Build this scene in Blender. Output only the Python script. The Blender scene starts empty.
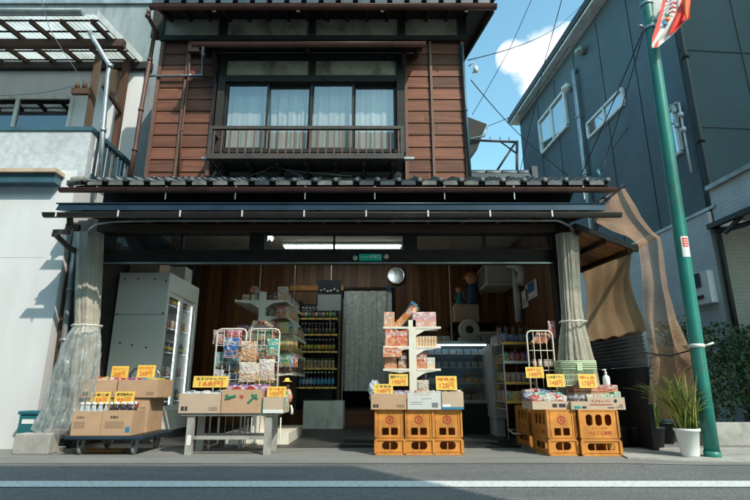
import bpy, bmesh, math, random
from mathutils import Vector, Matrix, noise as mnoise
random.seed(7)
R = math.radians
SC = bpy.context.scene
COL = SC.collection
# ------------------------------------------------------------------ camera
F = 500.0; TH = R(15.1); CH = 0.72
CT, ST = math.cos(TH), math.sin(TH)
def P(px, py, Y):
    """world point seen in direction (px,py) at street depth Y"""
    u = (px-375)/F; v = (250-py)/F
    t = Y/(CT-v*ST)
    return Vector((u*t, Y, CH+t*(ST+v*CT)))
def PX(px, py, X):
    u = (px-375)/F; v = (250-py)/F
    t = X/u
    return Vector((X, t*(CT-v*ST), CH+t*(ST+v*CT)))
def PG(px, py, z=0.0):
    u = (px-375)/F; v = (250-py)/F
    t = (z-CH)/(ST+v*CT)
    return Vector((u*t, t*(CT-v*ST), z))
cam = bpy.data.cameras.new('camera'); co = bpy.data.objects.new('camera', cam); COL.objects.link(co)
co.location = (0, 0, CH); co.rotation_euler = (R(90)+TH, 0, 0)
cam.lens = 24.0; cam.sensor_width = 36.0; cam.clip_end = 2000
SC.camera = co

# ------------------------------------------------------------------ materials
def newmat(name):
    m = bpy.data.materials.new(name); m.use_nodes = True
    nt = m.node_tree; b = nt.nodes['Principled BSDF']
    return m, nt, b
def N(nt, t, **kw):
    n = nt.nodes.new(t)
    for k, v in kw.items():
        setattr(n, k, v)
    return n
def ramp(nt, fac, stops, interp='LINEAR'):
    r = N(nt, 'ShaderNodeValToRGB'); cr = r.color_ramp; cr.interpolation = interp
    while len(cr.elements) < len(stops): cr.elements.new(0.5)
    for e, (p, c) in zip(cr.elements, stops):
        e.position = p; e.color = (*c, 1) if len(c) == 3 else c
    nt.links.new(fac, r.inputs[0]); return r.outputs[0]
def mixc(nt, f, a, b, mode='MIX'):
    m = N(nt, 'ShaderNodeMix', data_type='RGBA', blend_type=mode)
    for s, v in ((m.inputs[0], f), (m.inputs[6], a), (m.inputs[7], b)):
        if hasattr(v, 'links') or isinstance(v, bpy.types.NodeSocket): nt.links.new(v, s)
        elif isinstance(v, (int, float)): s.default_value = v
        else: s.default_value = (*v, 1)
    return m.outputs[2]
def math_(nt, op, a, b=None, c=None):
    m = N(nt, 'ShaderNodeMath', operation=op)
    for s, v in zip(m.inputs, (a, b, c)):
        if v is None: continue
        if isinstance(v, bpy.types.NodeSocket): nt.links.new(v, s)
        else: s.default_value = v
    return m.outputs[0]
def noise(nt, scale, detail=4, stretch=(1,1,1), coord='Object', rough=.55, off=None):
    tc = N(nt, 'ShaderNodeTexCoord'); mp = N(nt, 'ShaderNodeMapping')
    mp.inputs['Scale'].default_value = stretch
    nt.links.new(tc.outputs[coord], mp.inputs[0])
    if off is not None: nt.links.new(off, mp.inputs['Location'])
    n = N(nt, 'ShaderNodeTexNoise'); n.inputs['Scale'].default_value = scale
    n.inputs['Detail'].default_value = detail; n.inputs['Roughness'].default_value = rough
    nt.links.new(mp.outputs[0], n.inputs[0]); return n.outputs[0]
def bump(nt, b, h, strength=.3, dist=.01):
    bp = N(nt, 'ShaderNodeBump'); bp.inputs['Strength'].default_value = strength
    bp.inputs['Distance'].default_value = dist
    nt.links.new(h, bp.inputs['Height']); nt.links.new(bp.outputs[0], b.inputs['Normal'])
def mul(c, k): return tuple(min(1, x*k) for x in c)
def M(name, col, rough=.6, var=.25, scale=6, metal=0, bmp=0, stretch=(1,1,1), dirt=None, dscale=2.5, spec=.5, coat=0, damt=.6):
    m, nt, b = newmat(name)
    n = noise(nt, scale, 5, stretch)
    c = ramp(nt, n, [(.3, mul(col, 1-var)), (.7, mul(col, 1+var))])
    if dirt is not None:
        d = noise(nt, dscale, 6, (1,1,.6))
        f = ramp(nt, d, [(.48, (0,0,0)), (.68, (damt,)*3)])
        c = mixc(nt, f, c, dirt)
    nt.links.new(c, b.inputs['Base Color'])
    b.inputs['Roughness'].default_value = rough; b.inputs['Metallic'].default_value = metal
    b.inputs['Specular IOR Level'].default_value = spec
    b.inputs['Coat Weight'].default_value = coat
    if bmp: bump(nt, b, noise(nt, scale*4, 5, stretch), bmp, .006)
    return m
MT = {}
def wood(name, col, rough=.7, axis=0, var=.4, dark=.35):
    m, nt, b = newmat(name)
    s = [14, 14, 14]; s[axis] = .9
    g = N(nt, 'ShaderNodeNewGeometry')
    comb = N(nt, 'ShaderNodeCombineXYZ')
    for i in range(3): nt.links.new(math_(nt, 'MULTIPLY', g.outputs['Random Per Island'], 37.0+i*11), comb.inputs[i])
    n = noise(nt, 1.6, 7, tuple(s), off=comb.outputs[0], rough=.65)
    c = ramp(nt, n, [(.25, mul(col, 1-var)), (.5, col), (.75, mul(col, 1+var))])
    isl = ramp(nt, g.outputs['Random Per Island'], [(0, (.5,.5,.52)), (.5,(.95,.95,.95)), (1, (1.35,1.3,1.25))])
    c = mixc(nt, 1.0, c, isl, 'MULTIPLY')
    d = noise(nt, .8, 6, (1,1,1), rough=.7)
    f = ramp(nt, d, [(.5, (0,0,0)), (.75, (dark,)*3)])
    c = mixc(nt, f, c, mul(col, .35))
    nt.links.new(c, b.inputs['Base Color']); b.inputs['Roughness'].default_value = rough
    b.inputs['Specular IOR Level'].default_value = .3
    bump(nt, b, n, .25, .005)
    return m
MT['siding'] = wood('cladding_wood', (.165,.066,.042), .65, 0, .5, .6)
MT['panel'] = None
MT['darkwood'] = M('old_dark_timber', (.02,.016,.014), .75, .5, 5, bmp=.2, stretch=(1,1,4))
MT['brownwood'] = wood('brown_timber', (.085,.045,.028), .75, 2)
MT['beamwood'] = wood('brown_beam', (.07,.045,.035), .75, 0)
MT['orangewood'] = wood('canopy_boards', (.50,.21,.07), .6, 1)
MT['batten'] = M('batten_paint', (.15,.075,.055), .6, .3, 8, stretch=(4,4,.4))
MT['plaster'] = M('aged_cream_plaster', (.42,.38,.29), .9, .18, 5, dirt=(.14,.12,.09), dscale=4, bmp=.15, damt=.8)
MT['copper'] = M('brown_gutter_paint', (.14,.055,.04), .42, .25, 3, dirt=(.06,.03,.025), dscale=6)
MT['gutter_dark'] = M('dark_gutter_plastic', (.055,.045,.04), .45, .25, 3)
MT['tile'] = M('kawara_tile', (.040,.055,.070), .45, .5, 3.2, bmp=.15, dirt=(.10,.11,.115), dscale=6)
MT['tile_pale'] = M('weathered_tile_face', (.15,.155,.15), .7, .5, 9, dirt=(.05,.055,.06), dscale=7)
MT['mortar'] = M('tile_end_mortar', (.3,.3,.28), .8, .4, 14, dirt=(.07,.07,.07), dscale=9)
MT['awning'] = M('blue_awning_metal', (.03,.06,.095), .35, .3, 3, metal=.3)
MT['black'] = M('black_paint', (.012,.013,.015), .5, .3, 6)
MT['iron'] = M('railing_iron', (.045,.043,.042), .6, .3, 9, dirt=(.1,.05,.03), dscale=9)
MT['white_metal'] = M('white_enamel', (.72,.72,.69), .4, .06, 4, dirt=(.4,.38,.34), dscale=6)
MT['shelf_white'] = M('cream_shelf_enamel', (.80,.75,.66), .45, .05, 4, dirt=(.5,.45,.38), dscale=7, damt=.35)
MT['fridge_white'] = M('clean_white_enamel', (.93,.94,.92), .35, .03, 1.5)
MT['wirewhite'] = M('white_coated_wire', (.72,.70,.64), .4, .08, 5)
MT['grey_metal'] = M('grey_metal', (.33,.35,.36), .4, .2, 4, metal=.5, dirt=(.2,.19,.18), dscale=6)
MT['galv'] = M('galvanised_steel', (.42,.45,.48), .42, .2, 5, metal=.7, dirt=(.25,.23,.2), dscale=5)
MT['bench'] = M('grey_bench_paint', (.40,.385,.36), .6, .12, 6, dirt=(.16,.14,.12), dscale=7)
MT['asphalt'] = None
MT['cardboard'] = M('cardboard', (.54,.345,.215), .85, .1, 4, dirt=(.38,.24,.15), dscale=5, damt=.5)
MT['cardboard_light'] = M('pale_cardboard', (.56,.42,.31), .85, .1, 4, dirt=(.42,.3,.2), dscale=5, damt=.5)
MT['whitebox'] = M('white_printed_carton', (.62,.62,.60), .75, .05, 4, dirt=(.45,.42,.38), dscale=5)
MT['ink'] = M('dark_ink', (.03,.03,.04), .7, .1)
MT['redink'] = M('red_ink', (.42,.03,.03), .6, .1)
MT['greenink'] = M('green_ink', (.02,.20,.12), .7, .1)
MT['blueink'] = M('blue_ink', (.03,.20,.36), .7, .1)
MT['tealink'] = M('teal_ink', (.02,.28,.28), .7, .1)
MT['price'] = M('yellow_price_card', (.84,.55,.10), .6, .08, 9)
MT['price_red'] = M('orange_card_edge', (.68,.14,.03), .6, .1)
MT['sign_white'] = M('white_card', (.78,.78,.76), .6, .05)
MT['crate'] = M('orange_crate_plastic', (.64,.26,.055), .5, .2, 5, bmp=.1, dirt=(.30,.12,.04), dscale=8, spec=.3, damt=.65)
MT['concrete_wall'] = None
MT['white_wall'] = M('white_cladding', (.72,.72,.74), .7, .04, 2.5, stretch=(2.5,2.5,.25), bmp=.1, dirt=(.58,.57,.56), dscale=1.1, damt=.5)
MT['stucco'] = M('rough_stucco', (.50,.53,.56), .95, .16, 14, bmp=.8, dirt=(.33,.34,.35), dscale=2)
MT['bluepaint'] = M('blue_rail_paint', (.045,.11,.145), .4, .2, 4)
MT['tealplastic'] = M('teal_bin_plastic', (.02,.14,.17), .45, .15, 5)
MT['concrete'] = M('pale_concrete', (.40,.385,.36), .9, .18, 9, bmp=.3, dirt=(.22,.21,.2), dscale=4)
def mk_tarp():
    m = bpy.data.materials.new('brown_tarp'); m.use_nodes = True; nt = m.node_tree; nt.nodes.clear()
    o = N(nt,'ShaderNodeOutputMaterial'); mx = N(nt,'ShaderNodeMixShader'); tr = N(nt,'ShaderNodeBsdfTranslucent'); di = N(nt,'ShaderNodeBsdfDiffuse')
    n = noise(nt, 2, 6, (1,1,1)); c = ramp(nt, n, [(.35,(.33,.20,.115)), (.65,(.48,.31,.19))]); nt.links.new(c, tr.inputs[0]); nt.links.new(c, di.inputs[0]); mx.inputs[0].default_value = .45
    nt.links.new(tr.outputs[0], mx.inputs[1]); nt.links.new(di.outputs[0], mx.inputs[2]); nt.links.new(mx.outputs[0], o.inputs[0]); return m
MT['tarp'] = mk_tarp()
MT['polyteal'] = M('green_pole_paint', (.015,.20,.165), .42, .3, 2.4, bmp=.12, dirt=(.09,.085,.06), dscale=9, coat=.1, damt=.35)
MT['leaf'] = M('hedge_leaf', (.045,.085,.03), .55, .5, 8)
MT['leafdark'] = M('dark_leaf', (.03,.06,.025), .6, .5, 8)
MT['blade'] = M('long_leaf', (.20,.25,.055), .5, .6, 5, dirt=(.45,.33,.09), dscale=7)
MT['fridge_dark'] = M('dark_cavity', (.02,.022,.024), .6, .2)
MT['greybox'] = M('grey_electrical_box', (.50,.52,.54), .5, .06, 4)
MT['mint'] = M('pale_mint_plastic', (.52,.62,.42), .4, .06, 4)
MT['skin'] = M('doll_vinyl', (.60,.30,.19), .45, .08, 4)
MT['dollblue'] = M('blue_doll_dress', (.03,.08,.14), .8, .2, 14)
MT['orangehair'] = M('orange_doll_hair', (.50,.13,.03), .7, .3, 20)
MT['redhair'] = M('red_doll_hair', (.50,.05,.02), .7, .3, 20)
MT['tealdress'] = M('teal_doll_dress', (.03,.24,.26), .8, .2, 14)
MT['beige_side'] = None
def mk_asphalt(name, c0, c1, grain=120):
    m, nt, b = newmat(name)
    n1 = noise(nt, .5, 6, (1,1,1)); n2 = noise(nt, grain, 3, (1,1,1)); n3 = noise(nt, 2.2, 7, (.35,1.4,1), rough=.7)
    c = ramp(nt, n1, [(.3, c0), (.7, c1)])
    c = mixc(nt, .65, c, ramp(nt, n2, [(.3, mul(c0,.35)), (.55, c1), (.75, mul(c1,2.4))]))
    c = mixc(nt, ramp(nt, n3, [(.45,(0,0,0)), (.7,(.55,)*3)]), c, mul(c0,.6))
    v = N(nt, 'ShaderNodeTexVoronoi', feature='DISTANCE_TO_EDGE'); v.inputs['Scale'].default_value = .75
    tc = N(nt, 'ShaderNodeTexCoord'); wn = N(nt, 'ShaderNodeTexNoise'); wn.inputs['Scale'].default_value = 3
    nt.links.new(tc.outputs['Object'], wn.inputs[0])
    va = N(nt, 'ShaderNodeVectorMath', operation='MULTIPLY_ADD'); va.inputs[1].default_value = (.5,.5,0)
    nt.links.new(wn.outputs[1], va.inputs[0]); nt.links.new(tc.outputs['Object'], va.inputs[2])
    nt.links.new(va.outputs[0], v.inputs['Vector'])
    cr = mixc(nt, 1.0, ramp(nt, v.outputs['Distance'], [(0,(.55,)*3), (.006,(0,0,0))]), ramp(nt, n1, [(.5,(0,0,0)), (.6,(1,1,1))]), 'MULTIPLY')
    c = mixc(nt, cr, c, mul(c0,.35))
    nt.links.new(c, b.inputs['Base Color']); b.inputs['Roughness'].default_value = .88
    bump(nt, b, n2, .6, .006); return m
MT['asphalt'] = mk_asphalt('road_asphalt', (.125,.13,.132), (.175,.176,.175), 70)
MT['apron'] = mk_asphalt('pavement_asphalt', (.185,.182,.172), (.26,.255,.24), 80)
MT['shopfloor'] = M('worn_shop_floor', (.05,.05,.05), .55, .4, 2, dirt=(.09,.08,.075), dscale=3)
def mk_paint():
    m, nt, b = newmat('road_line_paint')
    n = noise(nt, 30, 6, (1,1,1), rough=.75)
    c = ramp(nt, n, [(.36, (.2,.2,.2)), (.46, (.68,.69,.68)), (1, (.8,.8,.79))])
    nt.links.new(c, b.inputs['Base Color']); b.inputs['Roughness'].default_value = .7; return m
MT['paint'] = mk_paint()
def mk_concrete_wall():
    m, nt, b = newmat('stained_grey_concrete')
    n1 = noise(nt, 1.1, 8, (1,1,.5), rough=.7); n2 = noise(nt, 3, 7, (1.6,1.6,.22), rough=.7)
    c = ramp(nt, n1, [(.3, (.17,.20,.215)), (.7, (.33,.355,.365))])
    c = mixc(nt, ramp(nt, n2, [(.48,(0,0,0)), (.7,(.7,)*3)]), c, (.09,.10,.105))
    nt.links.new(c, b.inputs['Base Color']); b.inputs['Roughness'].default_value = .9
    bump(nt, b, n1, .3, .02); return m
MT['concrete_wall'] = mk_concrete_wall()
def mk_siding(name, ca, cb, bw, bh, mortar=.004, offset=.5, bstr=.5, rough=.6, mk=.45):
    m, nt, b = newmat(name)
    tc = N(nt, 'ShaderNodeTexCoord'); br = N(nt, 'ShaderNodeTexBrick'); br.offset = offset
    br.inputs['Scale'].default_value = 1; br.inputs['Brick Width'].default_value = bw; br.inputs['Row Height'].default_value = bh
    br.inputs['Mortar Size'].default_value = mortar; br.inputs['Mortar Smooth'].default_value = .4
    br.inputs['Color1'].default_value = (*ca,1); br.inputs['Color2'].default_value = (*cb,1); br.inputs['Mortar'].default_value = (*mul(ca,mk),1)
    nt.links.new(tc.outputs['UV'], br.inputs[0])
    n = noise(nt, 1.0, 6); c = mixc(nt, 1.0, br.outputs['Color'], ramp(nt, n, [(.3,(.8,.8,.8)),(.7,(1.15,1.15,1.15))]), 'MULTIPLY')
    nt.links.new(c, b.inputs['Base Color']); b.inputs['Roughness'].default_value = rough
    inv = math_(nt, 'SUBTRACT', 1.0, br.outputs['Fac'])
    fine = noise(nt, 40, 3, (1,1,6))
    bump(nt, b, math_(nt, 'ADD', inv, math_(nt, 'MULTIPLY', fine, .4)), bstr, .008); return m
MT['navy_siding'] = mk_siding('dark_blue_siding', (.082,.118,.145), (.092,.130,.158), .32, .045, .0035, .5, .5)
MT['front_siding'] = mk_siding('dark_teal_siding', (.016,.046,.062), (.019,.052,.069), 3.0, .028, .004, .5, .6)
MT['grey_siding'] = mk_siding('pale_grey_siding', (.54,.57,.59), (.58,.61,.625), .30, .06, .004, .5, .4, .8, .72)
MT['beige_side'] = mk_siding('beige_siding', (.42,.395,.35), (.45,.42,.375), .23, .06, .004, .5, .4, .8, .75)
def mk_panel():
    m, nt, b = newmat('warm_wall_panelling')
    tc = N(nt, 'ShaderNodeTexCoord'); sx = N(nt, 'ShaderNodeSeparateXYZ'); nt.links.new(tc.outputs['UV'], sx.inputs[0])
    q = math_(nt, 'MULTIPLY', sx.outputs[0], 1/.135); fl = math_(nt, 'FLOOR', q); fr = math_(nt, 'FRACT', q)
    wn = N(nt, 'ShaderNodeTexWhiteNoise', noise_dimensions='1D'); nt.links.new(fl, wn.inputs['W'])
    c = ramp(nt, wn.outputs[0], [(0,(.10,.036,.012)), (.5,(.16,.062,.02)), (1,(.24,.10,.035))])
    g = noise(nt, 3, 6, (9,9,.6)); c = mixc(nt, 1.0, c, ramp(nt, g, [(.3,(.6,.6,.6)),(.7,(1.3,1.3,1.3))]), 'MULTIPLY')
    gap = math_(nt, 'LESS_THAN', fr, .06); c = mixc(nt, gap, c, (.012,.006,.003))
    nt.links.new(c, b.inputs['Base Color']); b.inputs['Roughness'].default_value = .45; return m
MT['panel'] = mk_panel()
def mk_glass(name, tint=(.9,.95,.97), refl=.10, rough=.02):
    m = bpy.data.materials.new(name); m.use_nodes = True; nt = m.node_tree; nt.nodes.clear()
    o = N(nt,'ShaderNodeOutputMaterial'); mx = N(nt,'ShaderNodeMixShader'); tr = N(nt,'ShaderNodeBsdfTransparent'); gl = N(nt,'ShaderNodeBsdfGlossy')
    tr.inputs[0].default_value = (*tint,1); gl.inputs[0].default_value = (.9,.95,1,1); gl.inputs['Roughness'].default_value = rough
    lw_ = N(nt,'ShaderNodeLayerWeight'); lw_.inputs[0].default_value = .5
    f = math_(nt,'ADD', math_(nt,'MULTIPLY', math_(nt,'POWER', lw_.outputs['Facing'], 5.0), .7), refl)
    nt.links.new(f, mx.inputs[0]); nt.links.new(tr.outputs[0], mx.inputs[1]); nt.links.new(gl.outputs[0], mx.inputs[2]); nt.links.new(mx.outputs[0], o.inputs[0]); return m
MT['glass'] = mk_glass('window_glass'); MT['glass_dark'] = mk_glass('tinted_glass', (.25,.33,.36), .16)
MT['glass_clear'] = mk_glass('clear_window_glass',(.94,.96,.97),.10); MT['glass_sky'] = mk_glass('sky_reflecting_glass', (.75,.8,.82), .5, .05)
def mk_mesh(name, col, nu, nv, wu, wv, alpha=.0):
    """woven net: uv driven strands, transparent between"""
    m, nt, b = newmat(name); tc = N(nt,'ShaderNodeTexCoord'); sx = N(nt,'ShaderNodeSeparateXYZ'); nt.links.new(tc.outputs['UV'], sx.inputs[0])
    a = math_(nt,'LESS_THAN', math_(nt,'FRACT', math_(nt,'MULTIPLY', sx.outputs[0], nu)), wu)
    c = math_(nt,'LESS_THAN', math_(nt,'FRACT', math_(nt,'MULTIPLY', sx.outputs[1], nv)), wv)
    al = math_(nt,'MAXIMUM', math_(nt,'MAXIMUM', a, c), alpha)
    nt.links.new(al, b.inputs['Alpha']); n = noise(nt, 2.5, 5)
    nt.links.new(ramp(nt, n, [(.3, mul(col,.6)), (.7, mul(col,1.3))]), b.inputs['Base Color']); b.inputs['Roughness'].default_value = .8
    return m
MT['net'] = mk_mesh('brown_netting', (.36,.21,.13), 78, 78, .34, .30, .03)
MT['blind'] = mk_mesh('reed_netting_bottom', (.44,.24,.12), 70, 70, .62, .6, .55)
def mk_sheet(name, col, alo, ahi, rough=.3, sc=5, tr=.35):
    m, nt, b = newmat(name)
    n = noise(nt, sc, 6, (1,1,1), rough=.6)
    tc = N(nt,'ShaderNodeTexCoord'); sx = N(nt,'ShaderNodeSeparateXYZ'); nt.links.new(tc.outputs['UV'], sx.inputs[0])
    gx = math_(nt,'LESS_THAN', math_(nt,'FRACT', math_(nt,'MULTIPLY', sx.outputs[0], 60)), .18)
    gy = math_(nt,'LESS_THAN', math_(nt,'FRACT', math_(nt,'MULTIPLY', sx.outputs[1], 60)), .18)
    g = math_(nt,'MULTIPLY', math_(nt,'MAXIMUM', gx, gy), .18)
    al = ramp(nt, n, [(.3,(alo,)*3), (.7,(ahi,)*3)])
    nt.links.new(math_(nt,'ADD', al, g), b.inputs['Alpha'])
    nt.links.new(ramp(nt, n, [(.3, mul(col,.85)), (.7, col)]), b.inputs['Base Color']); b.inputs['Roughness'].default_value = rough
    bump(nt, b, noise(nt, 9, 5), .8, .02); return m
MT['vinyl'] = mk_sheet('cloudy_vinyl', (.66,.66,.62), .42, .8, .25)
MT['vinyl_grid'] = mk_sheet('clear_wrapping_sheet', (.46,.51,.51), .08, .52, .12, 7)
MT['curtain_vinyl'] = mk_sheet('beige_grey_vinyl', (.47,.42,.35), .88, 1.0, .4)
def mk_poly():
    m = bpy.data.materials.new('translucent_corrugated'); m.use_nodes = True; nt = m.node_tree; nt.nodes.clear()
    o = N(nt,'ShaderNodeOutputMaterial'); mx = N(nt,'ShaderNodeMixShader'); tr = N(nt,'ShaderNodeBsdfTranslucent'); di = N(nt,'ShaderNodeBsdfDiffuse')
    n = noise(nt, 1.5, 6, (1,1,1)); c = ramp(nt, n, [(.35,(.45,.43,.38)), (.6,(.82,.83,.80))]); nt.links.new(c, tr.inputs[0]); nt.links.new(c, di.inputs[0]); mx.inputs[0].default_value = .35
    nt.links.new(tr.outputs[0], mx.inputs[1]); nt.links.new(di.outputs[0], mx.inputs[2]); nt.links.new(mx.outputs[0], o.inputs[0]); return m
MT['polycarb'] = mk_poly()
def mk_fabric(name, col, sc=9, tr=.2):
    m, nt, b = newmat(name); n = noise(nt, sc, 5, (1,1,.25)); nt.links.new(ramp(nt, n, [(.3, mul(col,.7)), (.7, mul(col,1.1))]), b.inputs['Base Color'])
    b.inputs['Roughness'].default_value = .9; return m
MT['curtain'] = mk_fabric('grey_curtain_cloth', (.44,.42,.37), 4); MT['lace'] = mk_fabric('white_lace_cloth', (.46,.45,.41), 3)
def mk_noren():
    m, nt, b = newmat('patterned_door_curtain')
    v = N(nt,'ShaderNodeTexNoise'); v.inputs['Scale'].default_value = 7; v.inputs['Detail'].default_value = 6; v.inputs['Roughness'].default_value=.7
    tc = N(nt,'ShaderNodeTexCoord'); nt.links.new(tc.outputs['Object'], v.inputs[0])
    c = ramp(nt, v.outputs[0], [(.40,(.8,.8,.76)), (.47,(.38,.40,.39)), (.51,(.78,.78,.74)), (.56,(.46,.47,.46)), (.6,(.8,.8,.76))])
    nt.links.new(c, b.inputs['Base Color']); b.inputs['Roughness'].default_value=.9; return m
MT['noren'] = mk_noren()
def mk_emit(name, col, s):
    m, nt, b = newmat(name); b.inputs['Emission Color'].default_value = (*col,1); b.inputs['Emission Strength'].default_value = s
    b.inputs['Base Color'].default_value = (*col,1); return m
MT['tube'] = mk_emit('fluorescent_tube', (.85,1,.97), 7.0)
MT['exitgreen'] = mk_emit('exit_sign_green', (.0,.22,.16), .18)
MT['chrome'] = M('chrome', (.6,.62,.64), .2, .05, 4, metal=1)
def mk_print(name, styl=0):
    """printed packaging: colour from the object, with lettering-like bars and a picture blob"""
    m, nt, b = newmat(name)
    oi = N(nt,'ShaderNodeObjectInfo'); tc = N(nt,'ShaderNodeTexCoord'); sx = N(nt,'ShaderNodeSeparateXYZ'); nt.links.new(tc.outputs['Generated'], sx.inputs[0])
    comb = N(nt,'ShaderNodeCombineXYZ')
    for i in range(3): nt.links.new(math_(nt,'MULTIPLY', oi.outputs['Random'], 91.0+17*i), comb.inputs[i])
    n = noise(nt, 3.2, 4, (1,.2,1), 'Generated', off=comb.outputs[0])
    base = oi.outputs['Color']
    light = mixc(nt, .65, base, (.85,.82,.76))
    c = mixc(nt, ramp(nt, n, [(.54,(0,0,0)), (.57,(1,1,1))]), base, light)
    n2 = noise(nt, 5.0, 5, (1,.2,1.2), 'Generated', off=comb.outputs[0], rough=.7)
    food = mixc(nt, .35, ramp(nt, n2, [(.35,(.25,.07,.03)), (.47,(.60,.24,.08)), (.55,(.75,.5,.28)), (.68,(.7,.12,.06))]), base)
    low = math_(nt,'LESS_THAN', sx.outputs[2], .5 if styl==0 else .42)
    c = mixc(nt, math_(nt,'MULTIPLY', low, ramp(nt, n2, [(.46,(0,0,0)),(.50,(1,1,1))])), c, food)
    # lettering band
    inb = math_(nt,'MULTIPLY', math_(nt,'GREATER_THAN', sx.outputs[2], .62), math_(nt,'LESS_THAN', sx.outputs[2], .82))
    c = mixc(nt, math_(nt,'MULTIPLY', inb, .6), c, (.82,.8,.76))
    n3 = noise(nt, 11, 3, (1.6,.2,1.6), 'Generated', off=comb.outputs[0])
    c = mixc(nt, math_(nt,'MULTIPLY', inb, ramp(nt, n3, [(.5,(0,0,0)),(.53,(1,1,1))])), c, mixc(nt, .5, base, (.05,.02,.02)))
    nt.links.new(c, b.inputs['Base Color']); b.inputs['Roughness'].default_value = .38 if styl else .5
    if styl: bump(nt, b, noise(nt, 6, 4, (1,1,1), 'Generated', off=comb.outputs[0]), .9, .03)
    return m
MT['print'] = mk_print('printed_carton', 0); MT['pouch'] = mk_print('printed_pouch', 1)
def mk_objcol(name, rough, trans=0):
    m, nt, b = newmat(name); oi = N(nt,'ShaderNodeObjectInfo'); nt.links.new(oi.outputs['Color'], b.inputs['Base Color']); b.inputs['Roughness'].default_value = rough
    return m
MT['objcol'] = mk_objcol('coloured_plastic', .3)
MT['bottle_dark'] = M('dark_bottle_glass', (.02,.015,.03), .12, .2, 4, coat=.5)
MT['bottle_clear'] = M('cloudy_clear_bottle', (.45,.52,.54), .15, .1, 4, coat=.5)
MT['clearbag'] = mk_sheet('crinkled_clear_bag', (.6,.68,.74), .5, .9, .15, 14)
MT['cream_plastic'] = M('cream_plastic', (.55,.52,.44), .5, .06)
MT['flagred'] = M('flag_red_cloth', (.78,.05,.03), .7, .08, 3)
MT['flagorange'] = M('flag_orange_cloth', (.85,.16,.05), .7, .08, 3)
MT['flagwhite'] = M('flag_white_cloth', (.75,.70,.68), .7, .05, 3)

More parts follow.
